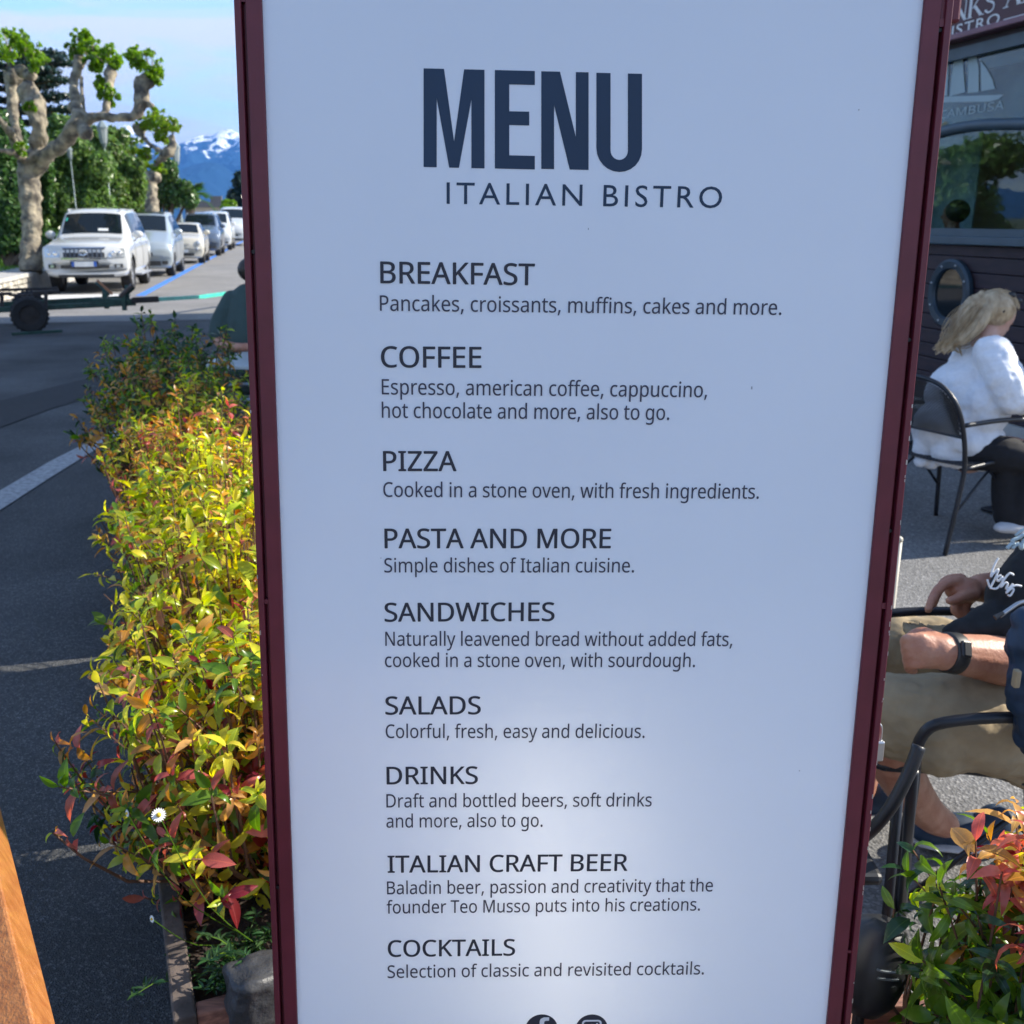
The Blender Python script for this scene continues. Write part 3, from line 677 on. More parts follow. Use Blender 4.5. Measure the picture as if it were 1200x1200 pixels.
DP = Vector((-0.371, 0.928, 0)).normalized(); DPN = Vector((DP.y, -DP.x, 0))
PO = Vector((-0.538, 1.335, 0))     # outer near corner of the row
def planter(s0, s1, label):
    c = PO + DP * ((s0 + s1) / 2) + DPN * 0.25
    root = thing('wooden_planter', (c.x, c.y, 0), label, 'planter', 'wooden planter boxes in a row')
    ax = (DP, DPN, Vector((0, 0, 1))); hl = (s1 - s0) / 2; rr = random.Random(int(s0 * 10) + 3)
    for side in (0, 1):
        for k, (z0, z1) in enumerate(((0.03, 0.222), (0.226, 0.43))):
            b = MB(); w = 0.018
            b.box(PO + DP * ((s0 + s1) / 2) + DPN * ((0.018 + rr.uniform(0, .003)) if side == 0 else 0.482) + Vector((0, 0, (z0 + z1) / 2)), (hl, w, (z1 - z0) / 2), ax=ax)
            b.build('plank', M['oldwood'], root, bevel=0.004)
    for e, s in ((0, s0 + 0.02), (1, s1 - 0.02)):
        for k, (z0, z1) in enumerate(((0.03, 0.222), (0.226, 0.425))):
            b = MB(); b.box(PO + DP * s + DPN * 0.25 + Vector((0, 0, (z0 + z1) / 2)), (0.016, 0.212, (z1 - z0) / 2), ax=ax)
            b.build('plank', M['redwood'] if e == 0 else M['oldwood'], root, bevel=0.004)
    b = MB(); nx, ny = 40, 14
    def soil(u, v):
        p = PO + DP * (s0 + 0.04 + (s1 - s0 - 0.08) * u) + DPN * (0.04 + 0.42 * v)
        return Vector((p.x, p.y, 0.385 + 0.03 * noise.noise(p * 9) + 0.012 * noise.noise(p * 40)))
    b.grid(soil, nx, ny); o = b.build('soil', M['soil'], root, smooth=True)
    return root
planter(0.0, 1.145, 'nearest weathered wooden planter box with dark soil and a grey stone in its corner')
planter(1.245, 2.485, 'second wooden planter box, under the bright yellow shrubs and touching the menu frame')
planter(2.585, 3.72, 'third wooden planter box, under the last sunlit shrubs beside the worn road line')
planter(3.76, 4.85, 'farthest wooden planter box under the shaded green shrubs')
# clods and twigs, stone, small plants in the near planter corner
b = MB(); rr = random.Random(11)
for k in range(420):
    p = PO + DP * rr.uniform(0.05, 1.0) + DPN * rr.uniform(0.05, 0.45); r = rr.uniform(0.003, 0.011)
    b.ell((p.x, p.y, 0.395 + rr.uniform(0, 0.015)), (r, r * rr.uniform(.5, 1), r * .6), Euler((rr.random(), rr.random(), rr.random() * 6)).to_matrix(), 5, 3)
o = b.build('soil_clods', M['soil']); tag(o, 'crumbs of dark soil and bark lying in the nearest planter', 'soil', kind='stuff')
def rock(name, c, r, label, seed, cat='stone'):
    bm = bmesh.new(); bmesh.ops.create_icosphere(bm, subdivisions=4, radius=1)
    for v in bm.verts:
        n_ = v.co.normalized(); q = Vector([math.copysign(abs(x) ** 0.62, x) for x in n_])
        q *= 0.85 + 0.20 * noise.noise(n_ * 1.7 + Vector((seed, 0, 0))) + 0.05 * noise.noise(n_ * 6) + 0.03 * noise.noise(n_ * 14)
        v.co = Vector((q.x * r[0], q.y * r[1], q.z * r[2]))
    me = bpy.data.meshes.new(name); bm.to_mesh(me); bm.free(); me.materials.append(M['stone_dark'])
    me.polygons.foreach_set('use_smooth', [True] * len(me.polygons))
    o = bpy.data.objects.new(name, me); o.location = c; o.rotation_euler = (0.1, 0.15, 0.5); COL.objects.link(o)
    return tag(o, label, cat)
c = P(300, 1156, 1.66); rock('grey_stone', (c.x, c.y, 0.445), (0.062, 0.05, 0.058), 'dark grey rounded stone lying in the near corner of the planter', 3)
def weed(px, py, t, n, h, label, seed, spread=0.5):
    rr = random.Random(seed); p = P(px, py, t)
    root = thing('weed_plant', (p.x, p.y, 0.40), label, 'plant')
    st_ = MB(); lf = MB()
    for i in range(n):
        a = rr.uniform(0, 6.28); d = Vector((math.cos(a) * spread, math.sin(a) * spread, 1)).normalized(); hh = h * rr.uniform(.6, 1.1)
        q0 = Vector((p.x, p.y, 0.39)); q1 = q0 + d * hh * .6 + Vector((0, 0, .01)); q2 = q0 + d * hh + Vector((math.cos(a), math.sin(a), -0.6)) * hh * .2
        path = smooth_path([q0, q1, q2], 4); st_.tube(path, 0.0011, 4, False)
        for k in range(1, len(path)):
            for s in range(3):
                an = rr.uniform(0, 6.28); ld = Vector((math.cos(an), math.sin(an), 0.5)).normalized(); up = Vector((0, 0, 1)); sd_ = up.cross(ld).normalized(); up = ld.cross(sd_); sz = rr.uniform(.014, .026)
                vs, fs = SHAPES[0]; lf.add([path[k] + ld * v.x * sz + sd_ * v.y * sz * .8 + up * v.z * sz for v in vs], fs)
    st_.build('stem', LEAF[2], root); lf.build('foliage', LEAF[6], root)['kind'] = 'stuff'
    return root
weed(285, 1100, 1.74, 18, 0.12, 'feathery bright green weed growing beside the grey stone', 3)
weed(262, 1115, 1.72, 6, 0.07, 'small dark green weed between the stone and the planter board', 8, 0.8)
weed(213, 1100, 1.72, 3, 0.09, 'thin trailing green weed leaning over the planter board onto the asphalt', 5, 1.6)
M['petal'] = mat('white_petal', (0.8, 0.8, 0.78), 0.6, 0.02, 5); M['daisyeye'] = mat('yellow_flower_eye', (0.75, 0.50, 0.03), 0.8, 0.2, 100)
def daisy(px, py, t, r, label, tilt):
    p = P(px, py, t); root0 = Vector((p.x + 0.10, p.y + 0.20, 0.40))
    root = thing('daisy', root0, label, 'flower')
    b = MB(); b.tube(smooth_path([root0, (root0 + p) / 2 + Vector((-0.02, 0, -0.03)), p], 4), 0.0009, 5, False); b.build('stem', LEAF[2], root)
    d = (C0 - p).normalized() * 0.9 + Vector(tilt); d.normalize(); u = d.orthogonal().normalized(); w = d.cross(u)
    b = MB(); n = 18
    for k in range(n):
        a = 6.283 * k / n; e = u * math.cos(a) + w * math.sin(a); s = d.cross(e)
        b.add([p + e * r * .25 + s * r * .05, p + e * r * .7 + s * r * .13, p + e * r + s * r * .04, p + e * r - s * r * .04, p + e * r * .7 - s * r * .13, p + e * r * .25 - s * r * .05], [(0, 1, 2, 3, 4, 5)])
    b.build('petals', M['petal'], root)
    b = MB(); b.ell(p + d * r * .06, r * 0.36, None, 8, 6); b.build('flower_centre', M['daisyeye'], root, smooth=True)
daisy(186, 955, 1.50, 0.0105, 'open white daisy with a yellow eye at the left edge of the nearest shrub', (0, 0, .2))
daisy(149, 953, 1.56, 0.006, 'tiny half closed white daisy hanging out over the asphalt', (-1, 0, -.3))
daisy(178, 1077, 1.60, 0.006, 'small white daisy low beside the corner board of the planter', (-.8, 0, -.3))
# wooden stile of an easel-like board at the near left
A = P(-50, 872, 1.06); B = P(19, 1168, 0.88); d = (B - A).normalized()
base = A + d * ((A.z) / -d.z)
root = thing('board_stand', base, 'orange varnished wooden upright of a folding board at the near left corner', 'board stand')
ax0 = -d; ax1 = (Vector((1, -0.15, 0)) - ax0 * Vector((1, -0.15, 0)).dot(ax0)).normalized(); ax2 = ax0.cross(ax1)
for k, w in ((0, 0), (1, -0.58)):
    b = MB(); q0 = base + ax1 * w; q1 = A - d * 0.25 + ax1 * w
    b.box((q0 + q1) / 2 - ax2 * 0, ((q1 - q0).length / 2, 0.017, 0.028), ax=(ax0, ax1, ax2)); b.build('upright', M['orangewood'], root, bevel=0.003)
b = MB()
for hgt in (0.25, 1.22):
    b.box(base + ax0 * hgt + ax1 * (-0.29), (0.03, 0.272, 0.012), ax=(ax0, ax1, ax2))
b.build('crossbar', M['orangewood'], root, bevel=0.002)
b = MB(); b.box(base + ax0 * 0.735 + ax1 * (-0.29) , (0.45, 0.272, 0.005), ax=(ax0, ax1, ax2)); b.build('board', M['blackpl'], root)
b = MB()
for w in (0, -0.58):
    q1 = A - d * 0.2 + ax1 * w; q0 = Vector((q1.x - 0.05, q1.y + 0.62 if False else q1.y - 0.55, 0)); b.tube([q0, q1], 0.015, 4)
b.build('back_leg', M['orangewood'], root)
# shrub and planter at the near right corner
cs = P(1206, 1140, 1.28)
shrub('leafy_shrub', (cs.x + 0.02, cs.y + 0.06, 0), 0.17, 0.925, 170, 'cornertop', 'shrub in the near right corner, curled pink and orange shoots above dark green leaves', 0.062, None, 21,
      low=('corner', 0.80), shapes=(1, 3, 6, 4, 6, 3), lowz=0.50, stemw=0.0035)
c = Vector((cs.x + 0.03, cs.y + 0.06, 0))
root = thing('wooden_planter', c, 'square reddish wooden planter holding the near right shrub', 'planter')
for (dx, dy, hx, hy) in ((0, -.17, .19, .014), (0, .17, .19, .014), (-.176, 0, .014, .155), (.176, 0, .014, .155)):
    for (z0, z1) in ((0.02, 0.245), (0.25, 0.50)):
        b = MB(); b.box(c + Vector((dx, dy, (z0 + z1) / 2)), (hx, hy, (z1 - z0) / 2)); b.build('plank', M['redwood'], root, bevel=0.003)
b = MB(); b.box(c + Vector((0, 0, .44)), (.162, .156, .01)); b.build('soil', M['soil'], root)

# ------------------------------------------------------------------ parked cars (local: x forward, z up)
class Car:
    """body as a loft of half rings; stations run from nose to tail"""
    def __init__(s, st, k=0.26):
        s.st = st; s.k = k; s.L = st[0][0] - st[-1][0]
    def ring(s, q):
        x, zb, zs, zt, wb, ws, wt = q
        gh = zt - zs
        return [(0, zb), (wb * 0.8, zb), (wb, zb + 0.03), (ws * 0.985, zb + (zs - zb) * 0.30), (ws, zb + (zs - zb) * 0.62), (ws * 0.985, zs - min(0.06, 0.2 * (zs - zb))), (ws * 0.955, zs),
                (wt + (ws * .955 - wt) * 0.48, zs + gh * 0.55), (wt, zt - gh * 0.07), (wt - 0.10, zt + 0.0), (wt * 0.45, zt + 0.02), (0, zt + 0.025)]
    def S(s, i, r, side=1, off=0.0):
        def ev(i, r):
            i = max(0, min(len(s.st) - 1.0001, i)); a = int(i); f = i - a
            q = [s.st[a][k] * (1 - f) + s.st[a + 1][k] * f for k in range(7)]
            rg = s.ring(q); r = max(0, min(10.9999, r)); b = int(r); g_ = r - b
            y = rg[b][0] * (1 - g_) + rg[b + 1][0] * g_; z = rg[b][1] * (1 - g_) + rg[b + 1][1] * g_
            fr = max(0, min(1, (s.st[0][0] - q[0]) / 1.3)); rr_ = max(0, min(1, (q[0] - s.st[-1][0]) / 0.8))
            x = q[0] - s.k * (y / 0.95) ** 2 * (1 - fr) ** 1.2 + 0.14 * (y / .95) ** 2 * (1 - rr_)
            if s.glassbow and z > 0: pass
            return Vector((x, y * side, z))
        p = ev(i, r)
        if off:
            e = 0.02; du = ev(i + e, r) - ev(i - e, r); dv = ev(i, r + e) - ev(i, r - e)
            n = du.cross(dv); 
            if n.length > 0:
                n.normalize(); c = Vector((p.x, 0, 0.8))
                if n.dot(p - c) < 0: n = -n
                p = p + n * off
        return p
    glassbow = False
def car(name, spot, st, paint, label, wheels, tyre_r, kind='suv', roofmat=None, rz=None, detail=True, group='cars parked along the kerb', cat='car', k=0.26):
    """spot: ground point of the nose middle"""
    C_ = Car(st, k)
    ang = math.atan2(-SD.y, -SD.x)
    spot = spot + SD * st[0][0]
    root = thing(name, spot, label, cat, group, rz=ang)
    # body
    b = MB(); sub = 3; ns = (len(st) - 1) * sub
    rows = []
    for a in range(ns + 1):
        i = a / sub; row = [C_.S(i, r_) for r_ in [x * 0.5 for x in range(0, 23)]]
        row += [Vector((p.x, -p.y, p.z)) for p in row[-2:0:-1]]
        rows.append(row)
    n = len(rows[0]); vs = [p for r_ in rows for p in r_]
    fs = [(a * n + q, a * n + (q + 1) % n, (a + 1) * n + (q + 1) % n, (a + 1) * n + q) for a in range(ns) for q in range(n)]
    fs += [tuple(range(n)), tuple(ns * n + q for q in range(n - 1, -1, -1))]
    b.add(vs, fs)
    body = b.build('body', [paint, M['blackpl']], root, smooth=True, world=False, weld=True)
    # wheel wells cut out of the body
    bm = bmesh.new()
    for (wx, wy) in wheels:
        for sgn in (-1, 1):
            r_ = bmesh.ops.create_cone(bm, cap_ends=True, segments=28, radius1=tyre_r * 1.14, radius2=tyre_r * 1.14, depth=0.52)
            bmesh.ops.rotate(bm, verts=r_['verts'], matrix=Matrix.Rotation(R(90), 3, 'X'))
            bmesh.ops.translate(bm, verts=r_['verts'], vec=(wx, sgn * (wy - 0.02), tyre_r * 1.04))
    me = bpy.data.meshes.new('wheel_well'); bm.to_mesh(me); bm.free(); me.materials.append(M['blackpl'])
    cut = bpy.data.objects.new('wheel_well_cutter', me); COL.objects.link(cut)
    cut.parent = root; bpy.context.view_layer.update()
    md = body.modifiers.new('arches', 'BOOLEAN'); md.operation = 'DIFFERENCE'; md.object = cut; md.solver = 'EXACT'
    try: md.material_mode = 'TRANSFER'
    except Exception: pass
    bpy.context.view_layer.update()
    dg = bpy.context.evaluated_depsgraph_get()
    nm = bpy.data.meshes.new_from_object(body.evaluated_get(dg)); body.modifiers.clear()
    if len(nm.polygons) > 20: body.data = nm
    bpy.data.objects.remove(cut)
    def patch(name, i0, i1, r0, r1, mt, off=0.010, nu=6, nv=6, sides=(1, -1), mirror=False, par=root, smooth=True, joined=False, sh=0.0):
        res = []; bb = MB()
        for sd_ in sides:
            if not joined: bb = MB()
            bb.grid(lambda u, v: C_.S(i0 + (i1 - i0) * u + sh * v, r0 + (r1 - r0) * v, sd_, off), nu, nv)
            if not joined: res.append(bb.build(name, mt, par, smooth=smooth, world=False))
        if joined: res.append(bb.build(name, mt, par, smooth=smooth, world=False, weld=True))
        return res
    CAP = {s_[0]: i for i, s_ in enumerate(st)}
    meta = kind
    # glazing: windscreen between cowl (index cw) and header (hd); tail stations (tl, te)
    cw, hd, tl = meta['cw'], meta['hd'], meta['tl']
    patch('windscreen', cw + 0.10, hd - 0.10, 8.55, 11, M['carglass'], 0.012, 8, 10, joined=True)
    patch('rear_window', tl + 0.2, tl + 0.8, 8.7, 11, M['carglass'], 0.012, 6, 8, joined=True)
    for (a, b_, sh) in meta['sidew']: patch('side_window', a, b_, 6.35, 7.85, M['carglass'], 0.010, 6, 5, sh=sh)
    for (a, b_) in meta['doors']:
        ds = patch('door', a, b_, 2.6, 6.05, paint, 0.007, 8, 8)
        for d_, sgn in zip(ds, (1, -1)):
            h_ = MB(); c0 = C_.S(a + (b_ - a) * 0.82, 5.1, sgn, 0.03); c1 = C_.S(a + (b_ - a) * 0.97, 5.1, sgn, 0.03); h_.tube([c0, c1], 0.014, 6)
            h_.build('handle', paint, d_, world=False)
    if meta.get('sill'):
        for sgn in (1, -1):
            h_ = MB(); h_.box(((wheels[0][0] + wheels[1][0]) / 2, sgn * (st[3][5] + 0.01), meta['sill']), ((wheels[0][0] - wheels[1][0]) / 2 - tyre_r - 0.1, 0.09, 0.022)); h_.build('running_board', M['rim'], root, world=False, bevel=0.01)
    # wheels
    for (wx, wy) in wheels:
        for sgn in (1, -1):
            cw_ = Vector((wx, sgn * (wy - 0.125), tyre_r))
            prof = [(0.62, -.115), (0.9, -.125), (0.98, -.10), (1.0, -.05), (1.0, .05), (0.98, .10), (0.9, .125), (0.62, .115)]
            bb = MB(); n_ = 32
            vs = [cw_ + Vector((tyre_r * pr * math.cos(6.2832 * q / n_), sgn * dy, tyre_r * pr * math.sin(6.2832 * q / n_))) for (pr, dy) in prof for q in range(n_)]
            bb.add(vs, [(a * n_ + q, a * n_ + (q + 1) % n_, (a + 1) * n_ + (q + 1) % n_, (a + 1) * n_ + q) for a in range(len(prof) - 1) for q in range(n_)])
            wh = bb.build('wheel', M['tyre'], root, smooth=True, world=False)
            bb = MB(); rr_ = tyre_r * 0.66
            o_ = sgn * 0.085
            bb.tube([cw_ + Vector((0, sgn * -.1, 0)), cw_ + Vector((0, sgn * 0.05, 0))], rr_ * 0.98, 28)
            rim_o = [(rr_, .10), (rr_ * .86, .105), (rr_ * .84, .06)]
            vs = [cw_ + Vector((pr * math.cos(6.2832 * q / n_), sgn * dy, pr * math.sin(6.2832 * q / n_))) for (pr, dy) in rim_o for q in range(n_)]
            r1 = MB(); r1.add(vs, [(a * n_ + q, a * n_ + (q + 1) % n_, (a + 1) * n_ + (q + 1) % n_, (a + 1) * n_ + q) for a in range(2) for q in range(n_)])
            for q in range(6):
                a_ = 6.2832 * q / 6; e = Vector((math.cos(a_), 0, math.sin(a_))); f_ = Vector((-math.sin(a_), 0, math.cos(a_)))
                r1.box(cw_ + e * rr_ * 0.45 + Vector((0, sgn * .078, 0)), (rr_ * .45, .018, rr_ * 0.13), ax=(e, Vector((0, 1, 0)), f_))
            r1.tube([cw_ + Vector((0, sgn * .06, 0)), cw_ + Vector((0, sgn * 0.105, 0))], rr_ * 0.24, 14)
            r1.build('rim', M['rim'], wh, world=False)
            bb.build('brake_disc', M['blackpl'], wh, world=False)
    # mirrors
    for sgn in (1, -1):
        c0 = C_.S(meta['mir'], 6.3, sgn, 0.10) + Vector((0, sgn * 0.03, 0.05))
        bb = MB(); bb.ell(c0, (0.075, 0.125, 0.095), None, 12, 8); bb.tube([c0 + Vector((0, 0, -.05)), C_.S(meta['mir'], 6.0, sgn)], 0.022, 6)
        mo = bb.build('side_mirror', paint, root, smooth=True, world=False)
    # face
    def fx(y): return st[0][0] - k * (y / 0.95) ** 2
    def plate(name, y0, y1, z0, z1, mt, x_off=0.012, th=0.03, par=root, n=8, xo2=None, rake=0.0):
        bb = MB(); 
        xo2 = x_off if xo2 is None else xo2
        fr = []; bk = []
        for q in range(n + 1):
            y = y0 + (y1 - y0) * q / n
            for z, xo in ((z0, x_off), (z1, xo2)): fr.append(Vector((fx(y) + xo, y, z))); bk.append(Vector((fx(y) + xo - th, y, z)))
        bb.add(fr + bk, [(2 * q, 2 * q + 2, 2 * q + 3, 2 * q + 1) for q in range(n)] + [(2 * q + 1, 2 * q + 3, 2 * (n + 1) + 2 * q + 3, 2 * (n + 1) + 2 * q + 1) for q in range(n)] + [(2 * q, 2 * (n + 1) + 2 * q, 2 * (n + 1) + 2 * q + 2, 2 * q + 2) for q in range(n)]
               + [(0, 1, 2 * (n + 1) + 1, 2 * (n + 1)), (2 * n, 2 * (n + 1) + 2 * n, 2 * (n + 1) + 2 * n + 1, 2 * n + 1)])
        return bb.build(name, mt, par, world=False)
    for f_ in meta['face'](plate, fx, C_, patch): pass
    if roofmat:
        patch('roof_panel', hd + 0.15, tl - 0.1, 8.75, 11, roofmat, 0.010, 8, 6, joined=True)
    if meta.get('rails'):
        for sgn in (1, -1):
            bb = MB(); pts = [C_.S(hd + 0.1, 8.9, sgn, -0.01), C_.S(hd + 0.25, 8.9, sgn, 0.05), C_.S(tl - 0.5, 8.9, sgn, 0.05), C_.S(tl - 0.3, 8.9, sgn, -0.01)]
            bb.tube(pts, 0.02, 6); bb.build('roof_rail', M['rim'], root, world=False)
    # driver's cabin glimpses
    for y_ in (-0.38, 0.38):
        bb = MB(); bb.box((st[cw][0] - 1.35, y_, 0.9), (0.10, 0.24, 0.30)); bb.ell((st[cw][0] - 1.35, y_, 1.32), (0.06, .13, .1)); bb.build('seat', M['interior'], root, world=False)
    return root

# big off-roader: stations (x, z_bottom, z_shoulder, z_top, w_bottom, w_shoulder, w_top)
H_ = 0
SUV = [(2.38, 0.46, 0.62, 0.66, 0.80, 0.88, 0.72), (2.37, 0.40, 0.88, 0.93, 0.82, 0.92, 0.74), (2.30, 0.36, 1.02, 1.07, 0.84, 0.935, 0.76), (1.85, 0.34, 1.07, 1.15, 0.86, 0.94, 0.76),
       (1.20, 0.34, 1.10, 1.22, 0.87, 0.94, 0.76), (1.02, 0.34, 1.11, 1.24, 0.87, 0.94, 0.74), (0.42, 0.34, 1.12, 1.80, 0.87, 0.94, 0.66), (0.15, 0.34, 1.13, 1.86, 0.87, 0.94, 0.67),
       (-0.9, 0.34, 1.14, 1.885, 0.87, 0.94, 0.67), (-1.85, 0.36, 1.15, 1.86, 0.87, 0.93, 0.66), (-2.12, 0.42, 1.14, 1.78, 0.86, 0.92, 0.64), (-2.36, 0.5, 1.10, 1.20, 0.84, 0.90, 0.70), (-2.38, 0.55, 0.9, 0.98, 0.80, 0.88, 0.70)]
def suv_face(plate, fx, C_, patch):
    yield plate('grille', -0.44, 0.44, 0.80, 1.005, M['blackpl'], 0.014, xo2=-0.03)
    g_ = plate('grille_surround', -0.49, 0.49, 0.755, 0.795, M['chrome'], 0.022)
    plate('grille_surround', -0.47, 0.47, 1.008, 1.03, M['chrome'], -0.01, xo2=-0.03)
    for q in range(9):
        y = -0.38 + 0.095 * q
        if q in (4,): continue
        yield plate('grille_bar', y - 0.015, y + 0.015, 0.805, 1.0, M['grillebar'], 0.034, th=0.02, n=1, xo2=-0.01)
    bb = MB()
    for (ra, rb) in ((0.085, 0.060), (0.040, 0.060)):
        pts = [Vector((fx(0) + 0.045, ra * math.cos(6.2832 * q / 20), 0.905 + rb * math.sin(6.2832 * q / 20))) for q in range(21)]; bb.tube(pts, 0.010, 5)
    yield bb.build('badge', M['chrome'], g_.parent, world=False)
    yield plate('bumper_intake', -0.52, 0.52, 0.555, 0.635, M['blackpl'], 0.035)
    yield plate('bumper_intake', -0.30, 0.30, 0.64, 0.72, M['blackpl'], 0.033)
    p_ = plate('number_plate', -0.26, 0.26, 0.60, 0.71, M['plate'], 0.055, th=0.015, n=2)
    for y in (-0.235, 0.235): plate('blue_band', y - 0.03, y + 0.03, 0.602, 0.708, M['plateblue'], 0.058, th=0.004, par=p_, n=1)

    yield p_
    for s_ in (1, -1):
        a = sorted((s_ * 0.52, s_ * 0.86)); yield plate('headlight', a[0], a[1], 0.80, 0.99, M['lampglass'], 0.018, xo2=-0.035, n=6)
        bb = MB()
        for yy, rr_ in ((0.62, 0.055), (0.76, 0.045)): bb.ell((fx(yy) + 0.005, s_ * yy, 0.89), (0.03, rr_, rr_), None, 12, 8)
        yield bb.build('headlight_bulb', M['chrome'], g_.parent, world=False, smooth=True)
        a = sorted((s_ * 0.63, s_ * 0.80)); yield plate('fog_lamp', a[0], a[1], 0.56, 0.65, M['blackpl'], 0.03)
        a = sorted((s_ * 0.67, s_ * 0.75)); yield plate('fog_lamp_lens', a[0], a[1], 0.575, 0.635, M['lampglass'], 0.036)
    yield patch('dashboard_paper', 5.17, 5.27, 9.9, 10.6, M['plate'], 0.016, sides=(1,))[0]
    yield patch('windscreen_sticker', 5.62, 5.74, 8.72, 9.05, M['trailer_teal'], 0.016, sides=(-1,))[0]
    yield plate('under_guard', -0.6, 0.6, 0.36, 0.42, M['blackpl'], 0.0)
META_SUV = dict(cw=5, hd=6, tl=10, sidew=[(5.72, 7.38, 0.28), (7.50, 8.42, 0.0), (8.52, 9.55, 0.02)], doors=[(5.15, 7.42), (7.50, 8.5)], mir=5.55, sill=0.36, rails=True, face=suv_face)
nose = lambda s, w: along(s, w)
car('parked_car', nose(0.0, -0.94), SUV, M['carwhite'], 'big white off-road car at the front of the parked row, chrome barred grille', [(1.42, 0.90), (-1.37, 0.90)], 0.385, META_SUV)
MPV = [(2.05, 0.40, 0.52, 0.56, 0.74, 0.82, 0.66), (2.04, 0.28, 0.72, 0.78, 0.78, 0.86, 0.68), (1.95, 0.24, 0.90, 0.96, 0.80, 0.88, 0.70), (1.55, 0.22, 1.00, 1.08, 0.80, 0.89, 0.72), (1.10, 0.22, 1.06, 1.20, 0.80, 0.89, 0.72), (0.95, 0.22, 1.07, 1.24, 0.80, 0.89, 0.72),
       (0.15, 0.22, 1.09, 1.76, 0.80, 0.89, 0.64), (-0.1, 0.22, 1.10, 1.81, 0.80, 0.89, 0.64), (-1.0, 0.22, 1.12, 1.84, 0.80, 0.89, 0.64), (-1.75, 0.24, 1.12, 1.82, 0.80, 0.89, 0.63), (-1.92, 0.3, 1.12, 1.74, 0.80, 0.88, 0.62), (-2.03, 0.4, 1.05, 1.12, 0.78, 0.86, 0.68), (-2.05, 0.5, 0.9, 0.95, 0.76, 0.84, 0.68)]
def mpv_face(plate, fx, C_, patch):
    yield plate('grille', -0.34, 0.34, 0.60, 0.70, M['blackpl'], 0.02)
    b_ = plate('badge', -0.05, 0.05, 0.72, 0.80, M['chrome'], 0.03, n=1)
    yield plate('bumper_intake', -0.55, 0.55, 0.33, 0.46, M['blackpl'], 0.025)
    p_ = plate('number_plate', -0.26, 0.26, 0.48, 0.59, M['plate'], 0.045, th=0.015, n=2)
    for s_ in (1, -1):
        for q_ in patch('headlight', 1.9, 3.1, 4.9, 6.2, M['lampglass'], 0.014, sides=(s_,)): yield q_
        a = sorted((s_ * 0.58, s_ * 0.74)); yield plate('fog_lamp', a[0], a[1], 0.36, 0.46, M['blackpl'], 0.03)
META_MPV = dict(cw=5, hd=6, tl=10, sidew=[(5.85, 7.40, 0.25), (7.5, 8.5, 0), (8.58, 9.6, 0)], doors=[(5.3, 7.42), (7.5, 8.6)], mir=5.8, sill=None, rails=True, face=mpv_face)
car('parked_car', nose(6.75, -0.60), MPV, M['carsilver'], 'pale silver people carrier with a dark roof, parked behind the white off-road car', [(1.28, 0.86), (-1.42, 0.86)], 0.32, META_MPV, roofmat=M['carglass'])
SMALL = [(1.77, 0.36, 0.48, 0.52, 0.66, 0.74, 0.60), (1.76, 0.24, 0.62, 0.68, 0.70, 0.79, 0.64), (1.66, 0.20, 0.84, 0.90, 0.72, 0.81, 0.66), (1.30, 0.20, 0.93, 1.00, 0.73, 0.815, 0.66), (0.98, 0.20, 0.95, 1.05, 0.73, 0.815, 0.66), (0.88, 0.20, 0.96, 1.08, 0.73, 0.815, 0.66),
         (0.28, 0.2, 0.98, 1.44, 0.73, 0.815, 0.56), (0.05, 0.2, 0.98, 1.48, 0.73, 0.815, 0.57), (-0.8, 0.2, 1.0, 1.49, 0.73, 0.815, 0.57), (-1.3, 0.24, 1.0, 1.43, 0.73, 0.81, 0.55), (-1.45, 0.3, 1.0, 1.36, 0.72, 0.80, 0.54), (-1.74, 0.36, 0.92, 1.0, 0.70, 0.78, 0.58), (-1.77, 0.42, 0.8, 0.84, 0.68, 0.76, 0.58)]
def small_face(plate, fx, C_, patch):
    b_ = plate('badge', -0.06, 0.06, 0.70, 0.76, M['chrome'], 0.03, n=1)
    yield plate('chrome_strip', -0.30, 0.30, 0.715, 0.735, M['chrome'], 0.02)
    yield plate('bumper_intake', -0.45, 0.45, 0.30, 0.40, M['blackpl'], 0.03)
    yield plate('number_plate', -0.26, 0.26, 0.42, 0.53, M['plate'], 0.045, th=0.015, n=2)
    for s_ in (1, -1):
        bb = MB(); bb.ell((fx(0.6) - 0.02, s_ * 0.60, 0.74), (0.06, 0.095, 0.105), None, 14, 8); yield bb.build('headlight', M['lampglass'], b_.parent, world=False, smooth=True)
        bb = MB(); bb.ell((fx(0.58) + 0.01, s_ * 0.56, 0.55), (0.04, 0.06, 0.06), None, 12, 8); yield bb.build('fog_lamp', M['lampglass'], b_.parent, world=False, smooth=True)
META_SM = dict(cw=5, hd=6, tl=10, sidew=[(5.8, 7.9, 0.25), (8.0, 9.2, 0)], doors=[(5.3, 7.9)], mir=5.8, sill=None, rails=False, face=small_face)
car('parked_car', nose(16.0, -0.32), SMALL, M['carcream'], 'small rounded cream car with round headlights in the middle of the parked row', [(1.15, 0.79), (-1.15, 0.79)], 0.285, META_SM)
def scaled(st, sx, sz, sw): return [(x * sx, zb * sz, zs * sz, zt * sz, wb * sw, ws * sw, wt * sw) for (x, zb, zs, zt, wb, ws, wt) in st]
car('parked_car', nose(24.2, -0.30), scaled(MPV, 1.08, 1.04, 1.04), M['cardark'], 'dark slate car with a wide bluish windscreen behind the small cream car', [(1.38, 0.88), (-1.5, 0.88)], 0.34, META_MPV)
car('parked_car', nose(33.5, -0.25), scaled(MPV, 1.12, 1.10, 1.04), M['carwhite'], 'tall white van beyond the dark slate car', [(1.42, 0.88), (-1.6, 0.88)], 0.34, dict(META_MPV, rails=False), cat='van')
